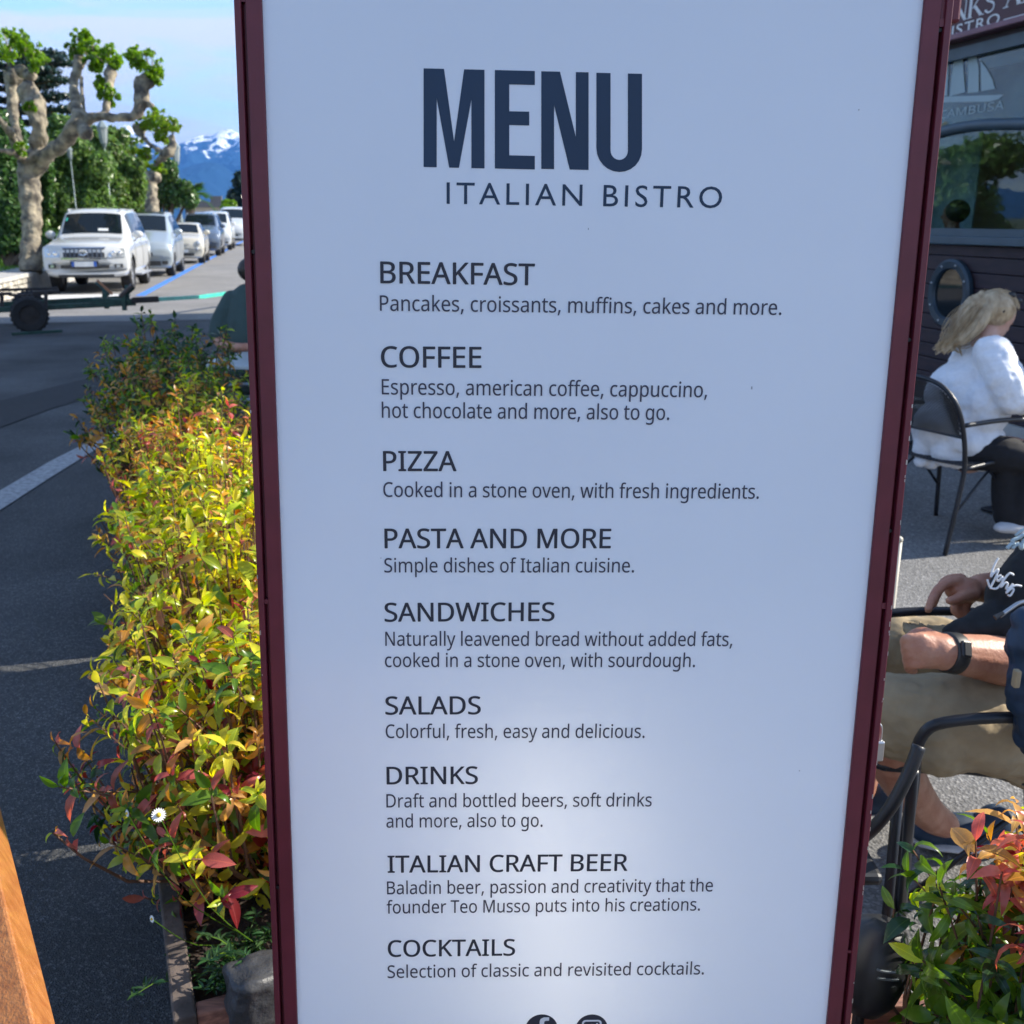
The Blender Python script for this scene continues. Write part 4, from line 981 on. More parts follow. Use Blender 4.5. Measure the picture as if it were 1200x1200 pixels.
car('parked_car', nose(42.5, 0.3), scaled(MPV, 1.25, 1.28, 1.10), M['carwhite'], 'farthest white van, half hidden by the menu frame', [(1.6, 0.94), (-1.8, 0.94)], 0.36, dict(META_MPV, rails=False), cat='van')

# ------------------------------------------------------------------ boat trailer
tb = P(35, 372, 15.35); tb.z = 0
root = thing('boat_trailer', tb, 'dark green boat trailer with one black wheel and a turquoise drawbar, parked across the road', 'boat trailer')
wc = P(35, 371.5, 15.35); wc.z = 0.262
TX = (P(150, 356, 15.9) - P(0, 368, 15.2)); TX.z = 0; TX.normalize(); TY = Vector((-TX.y, TX.x, 0)); UZ = Vector((0, 0, 1))
bb = MB(); n_ = 32; prof = [(0.55, -.09), (0.88, -.10), (0.99, -.075), (1, -.03), (1, .03), (.99, .075), (.88, .10), (.55, .09)]
for tw in (0, 1.45):
    c = wc + TY * tw; bb = MB()
    bb.add([c + TX * (0.262 * pr * math.cos(6.2832 * q / n_)) + TY * dy + UZ * (0.262 * pr * math.sin(6.2832 * q / n_)) for (pr, dy) in prof for q in range(n_)], [(a * n_ + q, a * n_ + (q + 1) % n_, (a + 1) * n_ + (q + 1) % n_, (a + 1) * n_ + q) for a in range(7) for q in range(n_)])
    for q in range(24):
        a_ = 6.2832 * q / 24; e = TX * math.cos(a_) + UZ * math.sin(a_); f_ = TX * -math.sin(a_) + UZ * math.cos(a_); bb.box(c + e * 0.262, (0.010, 0.07, 0.016), ax=(e, TY, f_))
    w_ = bb.build('wheel', M['tyre'], root); bb = MB(); bb.tube([c - TY * .05, c + TY * .05], 0.15, 20); bb.tube([c - TY * .08, c + TY * .04], 0.05, 10); bb.build('rim', M['trailer_dark'], w_)
def tbeam(px0, py0, t0, px1_, py1, t1, hw, hh, name, mt, yoff=0):
    a = P(px0, py0, t0) + TY * yoff; b_ = P(px1_, py1, t1) + TY * yoff; d = (b_ - a); l_ = d.length; d.normalize(); s_ = d.cross(UZ).normalized(); u_ = s_.cross(d)
    b2 = MB(); b2.box((a + b_) / 2, (l_ / 2, hw, hh), ax=(d, s_, u_)); return b2.build(name, mt, root, bevel=0.004)
for yo in (0.12, 1.25):
    tbeam(-60, 367, 15.0, 160, 355.5, 16.0, 0.03, 0.04, 'main_beam', M['trailer_green'], yo)
tbeam(-60, 347.5, 15.0, 14, 344.5, 15.3, 0.03, 0.022, 'upper_bar', M['trailer_dark'], 0.1); tbeam(-60, 346, 15.0, 70, 342, 15.5, 0.03, 0.022, 'upper_bar', M['trailer_dark'], 0.9)
tbeam(10, 346, 15.3, 40, 347, 15.4, 0.03, 0.02, 'upper_bar', M['trailer_dark'], 0.1)
tbeam(38, 344.5, 15.4, 70, 342.5, 15.55, 0.045, 0.03, 'upper_bar', M['trailer_dark'], 0.1)
for px_ in (2, 54): tbeam(px_, 343, 15.35, px_, 364, 15.35, 0.022, 0.022, 'upright', M['trailer_dark'], 0.12)
bb = MB(); a = wc + TY * 0.1; bb.tube([a, a + TY * 1.25], 0.03, 8); bb.build('axle', M['trailer_dark'], root)
# V shaped wooden cradles
for (x0, yy0, x1, yy1, x2, yy2) in ((114, 328.5, 132, 345, 125, 349), (156, 334, 141, 348, 146, 351)):
    a = P(x0, yy0, 15.9); b_ = P(x1, yy1, 15.9); d = (b_ - a).normalized(); s_ = TY; u_ = d.cross(s_)
    b2 = MB(); b2.box((a + b_) / 2 + s_ * .1, ((b_ - a).length / 2, 0.09, 0.022), ax=(d, s_, u_)); b2.build('cradle_board', M['orangewood'] if x0 < 130 else M['oldwood'], root, bevel=.004)
    b2 = MB(); b2.box((a + b_) / 2 + s_ * .1 - u_ * math.copysign(0.045, u_.z), ((b_ - a).length / 2 * .9, 0.03, 0.022), ax=(d, s_, u_))
    q = P(x2, yy2 + 4, 15.9) + s_ * .1; b2.box(q, (0.03, 0.03, 0.12)); b2.build('cradle_bracket', M['trailer_green'], root)
for q_ in ((150, 335, 150, 356), (123, 340, 123, 356)): tbeam(q_[0], q_[1], 15.95, q_[2], q_[3], 15.95, 0.03, 0.03, 'upright', M['trailer_green'], .1)
tbeam(108, 352, 15.8, 162, 352.5, 16, 0.05, 0.025, 'cross_beam', M['trailer_green'], .1)
tbeam(155, 352, 16, 186, 350.5, 16.1, 0.05, 0.045, 'coupling', M['trailer_dark'])
tbeam(182, 351, 16.1, 236, 347.8, 18.7, 0.035, 0.030, 'drawbar', M['trailer_teal']); tbeam(236, 347.8, 18.7, 330, 335, 21.5, 0.036, 0.032, 'drawbar', M['trailer_teal'])
tbeam(325, 335.5, 21.4, 328, 344, 21.4, 0.02, 0.02, 'jockey_leg', M['trailer_teal'])
tbeam(14, 389.5, 15.0, 72, 386, 15.4, 0.02, 0.02, 'lower_strut', M['trailer_green'], -0.25)

# ------------------------------------------------------------------ park wall, grass, trees, lamps
rr = random.Random(4)
wall_o = along(-3.0, -1.62); wl = 44.0           # starts left of the first car and runs along the street
wA = P(0, 355, z=0) + SD * -6.0
def wp(s, w, z): p = wA + SD * s + SN * w; return Vector((p.x, p.y, z))
root = thing('park_wall', wp(0, 0, 0), 'low park retaining wall of pale rubble stone with a concrete cap, beside the first white car', 'stone wall')
AXW = (SD, SN, UZ)
b = MB(); WL = 8.9
b.box(wp(WL / 2, -0.30, 0.19), (WL / 2, 0.26, 0.19), ax=AXW); b.build('wall_core', M['mortar'], root)
s_ = 0.02
for row, (z0, z1) in enumerate(((0.01, 0.13), (0.135, 0.25), (0.255, 0.375))):
    s_ = 0.02
    while s_ < WL - 0.1:
        l_ = rr.uniform(0.16, 0.38); l_ = min(l_, WL - s_); b = MB()
        b.box(wp(s_ + l_ / 2, -0.055 + rr.uniform(-.006, .012), (z0 + z1) / 2 + rr.uniform(-.006, .006)), (l_ / 2 - 0.008, 0.055, (z1 - z0) / 2 - rr.uniform(0, .012)), ax=AXW)
        b.build('stone', M['stone'], root, bevel=0.012); s_ += l_
s_ = 0.0
while s_ < WL - 0.1:
    l_ = min(1.5, WL - s_); b = MB(); b.box(wp(s_ + l_ / 2, -0.50, 0.425), (l_ / 2 - 0.004, 0.55, 0.045), ax=AXW); b.build('cap_stone', M['cap'], root, bevel=0.008); s_ += l_
b = MB(); b.box(wp(WL + 25, -0.9, 0.20), (24.9, 0.85, 0.22), ax=AXW); o = b.build('kerb_bank', M['cap']); tag(o, 'pale concrete bank edging the park behind the parked cars', 'kerb')
gp = [wp(-14, -0.95, .40), wp(60, -0.95, .40), wp(60, -40, .40), wp(-14, -40, .40)]
sheet('park_lawn', gp, 0.40, M['grass_base'])
b = MB(); rr = random.Random(9)
for k in range(26000):
    s0 = rr.uniform(-8, 26) if k % 3 else rr.uniform(4, 16); p = wp(s0, -1.0 - abs(rr.gauss(0, 3.0)), 0.40); h = rr.uniform(.03, .11); a = rr.uniform(0, 6.28); w = .012
    e = Vector((math.cos(a) * w, math.sin(a) * w, 0)); b.add([p - e, p + e, p + Vector((rr.uniform(-.03, .03), rr.uniform(-.03, .03), h))], [(0, 1, 2)])
o = b.build('lawn_grass', M['grass']); tag(o, 'short sunny green grass behind the park wall', 'grass', kind='stuff')

def cloud(b, c, r, n, size, rr, shell=0.55, flat=None, mi=0):
    c = Vector(c)
    for k in range(n):
        d = Vector((rr.gauss(0, 1), rr.gauss(0, 1), rr.gauss(0, 1))).normalized(); q = (shell + (1 - shell) * rr.random())
        lump = 1 + 0.25 * noise.noise(d * 2.6 + c)
        p = c + Vector((d.x * r[0], d.y * r[1], d.z * r[2])) * q * lump
        nn = (d + Vector((rr.gauss(0, .6), rr.gauss(0, .6), rr.gauss(0, .6) + .25))).normalized()
        u = nn.orthogonal().normalized(); a = rr.uniform(0, 6.28); u, w = u * math.cos(a) + nn.cross(u) * math.sin(a), None
        w = nn.cross(u); s1 = size * rr.uniform(.6, 1.3); s2 = s1 * rr.uniform(.35, .7)
        b.add([p - u * s1, p + w * s2 + nn * s1 * .12, p + u * s1, p - w * s2 + nn * s1 * .12], [(0, 1, 2, 3)], mi)
def limb(b, pts, rads, rr, n=10, k=4):
    path = smooth_path(pts, k); rs = []
    for i in range(len(path)):
        t = i / (len(path) - 1) * (len(rads) - 1); a = int(min(t, len(rads) - 2)); f = t - a
        rs.append((rads[a] * (1 - f) + rads[a + 1] * f) * rr.uniform(0.88, 1.15))
    b.tube(path, rs, n)
def knob(b, c, r, rr, n=7):
    b.ell(c, r, None, 12, 8)
    for k in range(n):
        d = Vector((rr.gauss(0, 1), rr.gauss(0, 1), rr.gauss(0, 1))).normalized(); q = r * rr.uniform(.35, .55); b.ell(Vector(c) + d * r * .75, q, None, 8, 6)
def pollard(label, limbs, knobs, tufts, base, t, seed, vox, leaf, group, dens=240):
    rr = random.Random(seed); pz = P(*base, t); root = thing('plane_tree', (pz.x, pz.y, 0.38), label, 'tree', group)
    b = MB()
    for pts, rads in limbs: limb(b, [P(x, y, t + dt) for (x, y, dt) in pts], [r_ * .93 * t / 1200 for r_ in rads], rr)
    for (x, y, dt, r_) in knobs: knob(b, P(x, y, t + dt), r_ * t / 1200, rr)
    displace(b.build('trunk', M['bark'], root, smooth=True, remesh=vox, smoothit=1), 0.10, 0.17)
    b = MB(); sm = MB()
    for (x, y, dt, r_) in tufts:
        c = P(x, y, t + dt); R_ = r_ * t / 1200
        for q in range(5):
            d = Vector((rr.gauss(0, .5), rr.gauss(0, .5), rr.gauss(0, .35))) * R_
            cloud(b, c + d, (R_ * .55, R_ * .55, R_ * .5), int(dens * 0.2), leaf, rr, .3)
        for q in range(7):
            d = Vector((rr.gauss(0, .6), rr.gauss(0, .6), abs(rr.gauss(0, .8)) + .2)).normalized(); e = c + d * R_ * 1.25
            sm.tube([c - Vector((0, 0, R_ * .6)), e], 0.008, 4, False); cloud(b, e, (R_ * .22,) * 3, 12, leaf, rr, .3)
    sm.build('twigs', M['bark'], root)['kind'] = 'stuff'
    b.build('crown', M['tree_light'], root)['kind'] = 'stuff'
    return root
GT = 'pollarded plane trees along the park'
pollard('large pollarded plane tree with knobbly limbs, rising behind the park wall at the left', [
    ([(36, 319, 0), (37, 290, 0), (37, 250, 0), (34, 215, 0), (33, 190, 0)], [14.5, 13.2, 12.5, 12.2, 13.5]),
    ([(36, 200, 0), (44, 175, 0), (46, 150, -.3), (40, 125, -.3), (30, 105, -.2)], [12.5, 11, 9, 13, 11]),
    ([(34, 200, 0), (24, 170, .3), (16, 140, .4), (14, 105, .5), (12, 85, .5)], [9, 5.5, 5.5, 8, 8]),
    ([(40, 195, 0), (58, 179, -.4), (74, 168, -.8), (88, 148, -1.2), (95, 135, -1.2)], [12, 8.5, 8, 10, 10]),
    ([(92, 140, -1.2), (88, 118, -1), (86, 98, -.8), (92, 76, -.6), (94, 66, -.6)], [9, 6, 5.5, 6, 8]),
    ([(100, 140, -1.2), (97, 120, -1.3), (95, 90, -1.1)], [3, 2.5, 2.5]),
    ([(96, 142, -1.2), (115, 136, -1.4), (138, 138, -1.6), (158, 135, -1.7), (166, 120, -1.7), (166, 103, -1.7), (168, 92, -1.7)], [8, 5, 4.6, 5.5, 8.5, 9, 10]),
    ([(124, 134, -1.4), (126, 112, -1.2), (129, 92, -1.1), (130, 80, -1)], [4, 5, 6, 6.5]),
    ([(30, 190, 0), (18, 170, -.5), (10, 152, -1), (-4, 138, -1.3), (-25, 120, -1.5)], [7, 5, 4.5, 4, 4]),
    ([(34, 192, 0), (18, 180, -.8), (0, 176, -1.2), (-25, 178, -1.5)], [6, 3.5, 3, 3]),
    ([(96, 150, -1.2), (102, 158, -1.6)], [9, 6]), ([(172, 122, -1.7), (180, 124, -1.9)], [4, 3])],
    [(33, 108, -.3, 12), (44, 122, -.3, 10), (16, 90, .4, 9), (26, 84, 0, 8), (100, 156, -1.5, 7.5), (84, 125, -1, 5), (92, 70, -.6, 6), (172, 96, -1.7, 9), (164, 100, -1.7, 7), (131, 86, -1, 6.5), (35, 88, -.2, 7)],
    [(10, 58, .4, 17), (30, 62, -.2, 15), (42, 74, -.3, 11), (-12, 62, .5, 15), (20, 48, 0, 10), (102, 56, -.6, 13), (112, 66, -.8, 12), (96, 46, -.6, 9), (86, 62, -.5, 8), (126, 70, -1, 13), (134, 78, -1, 8), (124, 108, -1.2, 7), (130, 118, -1.2, 8),
     (116, 98, -1, 6), (108, 78, -.8, 8), (166, 72, -1.7, 12), (178, 80, -1.8, 12), (184, 92, -1.8, 7), (156, 68, -1.6, 8), (38, 128, -.5, 6), (26, 176, -.8, 6)],
    (36, 316), 24.3, 3, 0.038, 0.06, GT, 300)
pollard('smaller pollarded plane tree standing behind the silver people carrier', [
    ([(178, 262, 0), (178, 240, 0), (177, 222, 0), (175, 206, 0)], [9, 8, 7.5, 7]),
    ([(175, 210, 0), (165, 196, 0), (156, 184, .3), (148, 176, .4)], [6, 4.5, 4.5, 5]),
    ([(177, 208, 0), (182, 196, 0), (188, 186, -.3), (198, 180, -.5)], [5, 3.5, 3.5, 5]),
    ([(186, 176, -.3), (174, 168, 0), (166, 158, .2), (163, 150, .3)], [3, 3, 3.5, 5]), ([(196, 180, -.4), (186, 176, -.3)], [4, 3]), ([(198, 182, -.5), (203, 170, -.5), (200, 158, -.5)], [5, 4.5, 4])],
    [(167, 216, 0, 9), (182, 208, 0, 7), (198, 178, -.5, 6.5), (191, 184, -.3, 5), (163, 152, .2, 7), (150, 178, .3, 6), (157, 190, .2, 5), (203, 168, -.5, 4.5)],
    [(178, 140, 0, 12), (192, 146, -.4, 12), (170, 148, 0, 8), (202, 152, -.5, 9), (186, 160, -.2, 10), (158, 172, .2, 10), (146, 166, .3, 8), (174, 184, 0, 8), (182, 198, 0, 7), (166, 196, 0, 6), (144, 180, .3, 6)],
    (178, 262), 37.0, 5, 0.06, 0.085, GT, 230)

def bush(name, label, cat, blobs, t, mt, size, seed, group=None, trunkr=0.12, dens=1.0, zb=0.38):
    rr = random.Random(seed); x = sum(q[0] for q in blobs) / len(blobs); y = max(q[1] + q[4] for q in blobs)
    c0 = P(x, y, t); root = thing(name, (c0.x, c0.y, zb), label, cat, group)
    b = MB(); tr = MB()
    for (px_, py_, dt, rx, ry) in blobs:
        c = P(px_, py_, t + dt); ax_, az_ = rx * t / 1200, ry * t / 1200
        n = int(dens * 34 * (rx * ry) ** 0.92 / max(.4, (size * 1200 / t / 3.0)) ** 1.6)
        for q in range(7):
            d = Vector((rr.gauss(0, .42) * ax_, rr.gauss(0, .42) * ax_, rr.gauss(0, .42) * az_)); cloud(b, c + d, (ax_ * .62, ax_ * .62, az_ * .62), n // 7, size, rr, .35)
        limb(tr, [Vector((c0.x, c0.y, zb)), (Vector((c0.x, c0.y, zb)) + c) / 2 + Vector((0, 0, .2)), c], [trunkr, trunkr * .6, trunkr * .25], rr, 6)
    tr.build('trunk', M['darkbark'], root); b.build('crown', mt, root)['kind'] = 'stuff'
    return root
G2 = 'evergreen shrubs and trees of the park'
bush('evergreen_tree', 'broad mid green evergreen between the big plane trunk and the first lantern', 'tree', [(75, 205, 0, 32, 40), (95, 240, 0, 30, 35), (60, 250, 0, 22, 40), (110, 195, 0, 25, 30), (78, 160, 1, 20, 22), (90, 275, 0, 30, 25)], 29, M['tree_mid'], 0.075, 31, G2)
bush('evergreen_tree', 'bushy lighter green evergreen behind the roof of the white off-road car', 'tree', [(132, 195, 0, 22, 32), (148, 225, 0, 20, 28), (125, 235, 0, 22, 28), (118, 172, 0, 16, 22), (156, 202, 0, 12, 16), (140, 165, .5, 12, 16)], 32, M['tree_mid'], 0.08, 32, G2)
bush('evergreen_tree', 'dark evergreen filling the left edge behind the large plane trunk', 'tree', [(4, 210, 0, 26, 45), (22, 245, 0, 24, 40), (-30, 200, 0, 40, 60), (10, 275, 0, 26, 24), (-25, 265, 0, 35, 30), (52, 290, 0, 18, 18), (52, 215, 1, 12, 30)], 27, M['tree_dark'], 0.07, 33, G2)
bush('evergreen_tree', 'dark evergreen behind the smaller pollarded tree', 'tree', [(205, 218, 0, 18, 22), (188, 225, 0, 16, 20), (220, 232, 0, 14, 14), (165, 238, 0, 14, 18), (200, 200, 1, 10, 12)], 44, M['tree_dark'], 0.11, 34, G2)
bush('round_bush', 'small yellow green bush beside the far grey roofed building', 'bush', [(267, 243, 0, 7, 6)], 75, M['tree_light'], 0.16, 36, None, .05)
bush('distant_tree', 'dark bluish tree at the end of the street next to the menu frame', 'tree', [(278, 232, 0, 11, 14), (290, 228, 0, 14, 18), (270, 238, 0, 6, 8), (310, 235, 0, 16, 16)], 110, M['tree_conifer'], 0.35, 37, None, .3)
# trees on beyond the left of the frame (they also stand in the cafe windows' reflections)
for k, (px_, t_) in enumerate(((-120, 30), (-620, 24))):
    bush('evergreen_tree', ['leafy green tree just beyond the left edge of the view', 'second leafy tree beyond the left edge of the view', 'third leafy tree far beyond the left edge of the view'][k], 'tree', [(px_, 215, 0, 90, 50), (px_ - 60, 240, 0, 70, 45), (px_ + 60, 235, 0, 60, 40)], t_, M['tree_mid'], 0.14, 50 + k, G2, dens=.5)
# cedar: flat dark tiers
rr = random.Random(41); c0 = P(22, 262, 46); root = thing('cedar_tree', (c0.x, c0.y, .38), 'dark cedar with flat layered branches behind the large plane tree', 'tree')
b = MB(); limb(b, [Vector((c0.x, c0.y, .38)), P(18, 150, 46), P(10, 55, 46)], [.45, .35, .1], rr, 8)
f_ = MB()
for (x0, x1, y_) in ((-30, 70, 62), (-20, 78, 72), (-30, 60, 82), (-10, 74, 90), (-35, 66, 99), (-30, 80, 112), (-20, 86, 126), (-40, 78, 140), (-20, 84, 156), (-30, 70, 172)):
    for sgn in (0, 1):
        a = P(15, y_ + 6, 46); e = P(x0 if sgn else x1, y_ + rr.uniform(-2, 2), 46 + rr.uniform(-2, 2)); b.tube([a, (a + e) / 2 - Vector((0, 0, .15)), e], [.1, .07, .02], 5, False)
        for q in range(24):
            c = a + (e - a) * (0.25 + 0.8 * q / 24); cloud(f_, c + Vector((0, rr.gauss(0, .5), 0)), (.5, .8, .13), 34, 0.11, rr, .2)
b.build('trunk', M['darkbark'], root); f_.build('crown', M['tree_conifer'], root)['kind'] = 'stuff'
# palm
rr = random.Random(43); c0 = P(222, 262, 48); root = thing('palm_tree', (c0.x, c0.y, .38), 'low fan palm with arching fronds behind the row of cars', 'palm tree')
top = P(222, 232, 48); b = MB(); b.tube([Vector((c0.x, c0.y, .38)), top], [.25, .2], 8); b.build('trunk', M['darkbark'], root)
for q in range(26):
    a = q * 2.399; el = rr.uniform(-.2, 1.2); d = Vector((math.cos(a) * math.cos(el), math.sin(a) * math.cos(el), math.sin(el))); L_ = rr.uniform(.9, 1.25)
    pts = smooth_path([top, top + d * L_ * .6, top + d * L_ + Vector((0, 0, -.35 * L_))], 4); b = MB(); s_ = d.cross(UZ).normalized()
    for i in range(2, len(pts)):
        for sg in (-1, 1):
            for kk in (0, .5):
                p = pts[i - 1] + (pts[i] - pts[i - 1]) * kk; e = p + s_ * sg * .38 + d * .25 - UZ * .12; b.add([p, p + d * .06, e], [(0, 1, 2)])
    b.tube(pts, .015, 4, False); b.build('frond', M['palm'], root)

def lamp(px_, ytop, ybase, t, label, w=1.0):
    g0 = P(px_, ybase, t); top = P(px_ , ytop, t); zt = top.z; x, y = g0.x, g0.y
    root = thing('street_lamp', (x, y, 0), label, 'street lamp', 'lantern posts along the park')
    h = 0.80 * w / 0.6
    b = MB(); b.tube([(x, y, 0), (x, y, .5), (x, y, .52), (x, y, zt - .95 * h)], [.10 * w, .085 * w, .055 * w, .042 * w], 10); b.build('post', M['galv'], root, smooth=True)
    b = MB(); b.tube([(x, y, zt - .95 * h), (x, y, zt - .86 * h), (x, y, zt - .82 * h)], [.05 * w, .12 * w, .14 * w], 8); b.build('bracket', M['galv'], root)
    b = MB(); b.tube([(x, y, zt - .80 * h), (x, y, zt - .30 * h)], [.14 * w, .225 * w], 6); b.build('lantern', M['lanternglass'], root)
    for k in range(6):
        a = 6.2832 * k / 6; b = MB(); b.tube([(x + .147 * w * math.cos(a), y + .147 * w * math.sin(a), zt - .8 * h), (x + .232 * w * math.cos(a), y + .232 * w * math.sin(a), zt - .3 * h)], .011, 4); b.build('lantern_bar', M['galv'], root)
    b = MB(); b.tube([(x, y, zt - .30 * h), (x, y, zt - .26 * h), (x, y, zt - .10 * h), (x, y, zt - .06 * h), (x, y, zt)], [.26 * w, .25 * w, .09 * w, .03 * w, .02 * w], 6); b.build('lantern_cap', M['galv'], root)
lamp(131.5, 142, 262, 29.5, 'lantern post in front of the evergreens with the larger, nearer lantern', 0.62)
lamp(213, 165, 262, 46, 'lantern post standing against the blue mountain', 0.9)
lamp(92, 172, 270, 27.3, 'thin lantern post half lost in the evergreen leaves right of the big plane trunk', 0.30)

# ------------------------------------------------------------------ far building, mountains
c0 = P(248, 262, 95); root = thing('low_building', (c0.x, c0.y, 0), 'low far building with a shallow grey roof at the end of the street', 'building')
AXB = (SN, SD, UZ)
b = MB(); b.box((c0.x, c0.y, 1.3), (1.3, 3, 1.3), ax=AXB); b.build('wall', M['plaster'], root)
b = MB(); b.prism([Vector((c0.x, c0.y, 0)) + SN * x + SD * -3.3 + UZ * z for (x, z) in ((-1.9, 2.6), (2.0, 2.6), (1.6, 2.9), (-0.9, 3.2))], SD * 6.6); b.build('roof', M['roof'], root)
b = MB(); b.box((c0.x + .6, c0.y, 3.2), (.5, .5, .42), ax=AXB); b.build('chimney', M['roof'], root)
b = MB(); b.box(Vector((c0.x, c0.y, 1.7)) + SD * -3.02, (.5, .03, .4), ax=AXB); b.build('window', M['carglass'], root)

M['mount'] = bpy.data.materials.new('mountain_haze_tint'); M['mount'].use_nodes = True
t_ = M['mount'].node_tree; n_ = t_.nodes; l_ = t_.links; bs = n_['Principled BSDF']; bs.inputs['Roughness'].default_value = 0.95; bs.inputs['Specular IOR Level'].default_value = 0.1
ge = n_.new('ShaderNodeNewGeometry'); sp_ = n_.new('ShaderNodeSeparateXYZ'); l_.new(ge.outputs['Position'], sp_.inputs[0])
nz = n_.new('ShaderNodeTexNoise'); nz.inputs['Scale'].default_value = 0.010; nz.inputs['Detail'].default_value = 9; l_.new(ge.outputs['Position'], nz.inputs['Vector'])
ma = n_.new('ShaderNodeMath'); ma.operation = 'MULTIPLY_ADD'; ma.inputs[1].default_value = 900; l_.new(nz.outputs['Fac'], ma.inputs[0]); l_.new(sp_.outputs['Z'], ma.inputs[2])
rp = n_.new('ShaderNodeMapRange'); rp.inputs['From Min'].default_value = 1.0; rp.inputs['From Max'].default_value = 1.05; 
dv = n_.new('ShaderNodeMath'); dv.operation = 'DIVIDE'; dv.inputs[1].default_value = 1090.0; l_.new(ma.outputs[0], dv.inputs[0]); l_.new(dv.outputs[0], rp.inputs['Value'])
mx_ = n_.new('ShaderNodeMix'); mx_.data_type = 'RGBA'; mx_.inputs['A'].default_value = (0.010, 0.036, 0.070, 1); mx_.inputs['B'].default_value = (0.85, 0.86, 0.88, 1)  # blue of the haze painted into the slopes, white is snow
l_.new(rp.outputs[0], mx_.inputs['Factor']); l_.new(mx_.outputs['Result'], bs.inputs['Base Color'])
def ridge(name, D, prof, depth, zbase, seed, amp, steps=240):
    """heightfield: crest along profile points (px, py) at distance D, falling towards the camera"""
    b = MB(); prof = sorted(prof); nv = 60
    def crest(px_):
        for i in range(len(prof) - 1):
            if prof[i][0] <= px_ <= prof[i + 1][0]:
                f = (px_ - prof[i][0]) / (prof[i + 1][0] - prof[i][0]); return prof[i][1] * (1 - f) + prof[i + 1][1] * f
        return prof[0][1] if px_ < prof[0][0] else prof[-1][1]
    def fn(u, v):
        px_ = prof[0][0] + (prof[-1][0] - prof[0][0]) * u; top = P(px_, crest(px_), D); h = top.z
        bx, by = top.x, top.y
        vv = (v - 0.25) / 0.75
        if vv >= 0: f = (1 - vv) ** 0.85
        else: f = 1 + vv * 2.2
        dd = -vv * depth
        q = Vector((bx / 900.0, (by + dd) / 900.0, seed))
        nn = (abs(noise.noise(q)) + .5 * abs(noise.noise(q * 2.3)) + .28 * abs(noise.noise(q * 5.1)) + .14 * noise.noise(q * 11))
        z = zbase + (h - zbase) * f - nn * amp * (min(1, abs(vv) * 5 + .25))
        return Vector((bx, by + dd, z))
    b.grid(fn, steps, nv); o = b.build(name, M['mount'], smooth=False); o['kind'] = 'structure'
ridge('mountain', 9500, [(-700, 190), (-300, 150), (-60, 165), (60, 150), (128, 152), (140, 146), (150, 143), (158, 152), (172, 163), (190, 172), (207, 170), (216, 165), (226, 160), (236, 156), (246, 158), (254, 153), (262, 150), (270, 149), (282, 156), (330, 140), (450, 150), (700, 135), (900, 170), (1300, 185), (1800, 200)], 3200, -60, 3.0, 200, 520)
ridge('mountain_spur', 6800, [(-300, 230), (100, 226), (180, 212), (205, 200), (222, 192), (240, 188), (255, 190), (268, 198), (282, 208), (330, 225), (500, 240), (1500, 235)], 1500, -60, 8.0, 90, 260)

# ------------------------------------------------------------------ cafe facade on the right
F0 = P(1160, 257, 8.15); F0.z = 0
def fpt(s, z, d=0.0):            # s metres along the facade (away from the camera), d metres out towards the street
    p = F0 + SD * s - SN * d; return Vector((p.x, p.y, z))
def fhit(px_, py_, d=0.0):       # where a sight line meets the facade plane -> (s, z)
    r = ray(px_, py_); o_ = F0 - SN * d; t = (o_ - C0).dot(SN) / r.dot(SN); q = C0 + r * t
    return (q - F0).dot(SD), q.z
AXF = (SD, -SN, UZ)
def fbox(b, s0, s1, z0, z1, d0, d1): b.box(fpt((s0 + s1) / 2, (z0 + z1) / 2, (d0 + d1) / 2), (abs(s1 - s0) / 2, abs(d1 - d0) / 2, abs(z1 - z0) / 2), ax=AXF)
cafe = thing('cafe_building', fpt(3, 0), 'cafe front with a maroon name board, tall windows and dark boarded wall with portholes', 'cafe building')
SA, SB, HB = -2.6, 12.3, 9.6
zs1 = fhit(1160, 276)[1]; zt1 = fhit(1160, 47)[1]; zm = fhit(1150, 149)[1]; zfb = fhit(1160, 36, .1)[1]
def part(nm, mt, *bx, bevel=0.0, par=None):
    b = MB()
    for q in bx: fbox(b, *q)
    return b.build(nm, mt, par or cafe, bevel=bevel)
S0w, S1w = -1.75, 2.6          # the window bay
part('wall', M['plaster'], (SA, SB, zfb + 0.75, HB, -8.0, -0.02))
part('wall', M['plaster'], (S1w, SB, 0, zfb + .745, -8.0, -0.02)); part('wall', M['plaster'], (SA, S0w, 0, zfb + .745, -8.0, -0.02))
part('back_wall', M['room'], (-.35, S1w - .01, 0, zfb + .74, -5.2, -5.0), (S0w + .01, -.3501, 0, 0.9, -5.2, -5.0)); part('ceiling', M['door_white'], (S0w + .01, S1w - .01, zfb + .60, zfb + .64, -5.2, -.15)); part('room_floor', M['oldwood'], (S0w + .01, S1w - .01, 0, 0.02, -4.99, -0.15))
M['blind'] = mat('grey_teal_blind', (0.16, 0.23, 0.25), 0.9, 0.15, 5)
M['curtain'] = mat('sheer_grey_curtain', (0.42, 0.54, 0.56), 0.9, 0.15, 9)
sc1 = fhit(1146, 200, -1.1)[0]
part('curtain', M['curtain'], (sc1, S1w - .08, .03, zm + .4, -1.12, -1.10)); part('blind', M['blind'], (S0w + .08, S1w - .08, zm + .02, zt1, -0.26, -0.24))
part('pillar', M['bluegrey'], (0.10, 0.42, 0.02, zfb + .7, -1.5, -1.2))
part('inner_door', M['door_white'], (-1.2, -0.85, 0.02, 2.5, -1.62, -1.56))
part('roof', M['roof'], (SA - .2, SB + .2, HB, HB + .2, -8.2, 0.5))
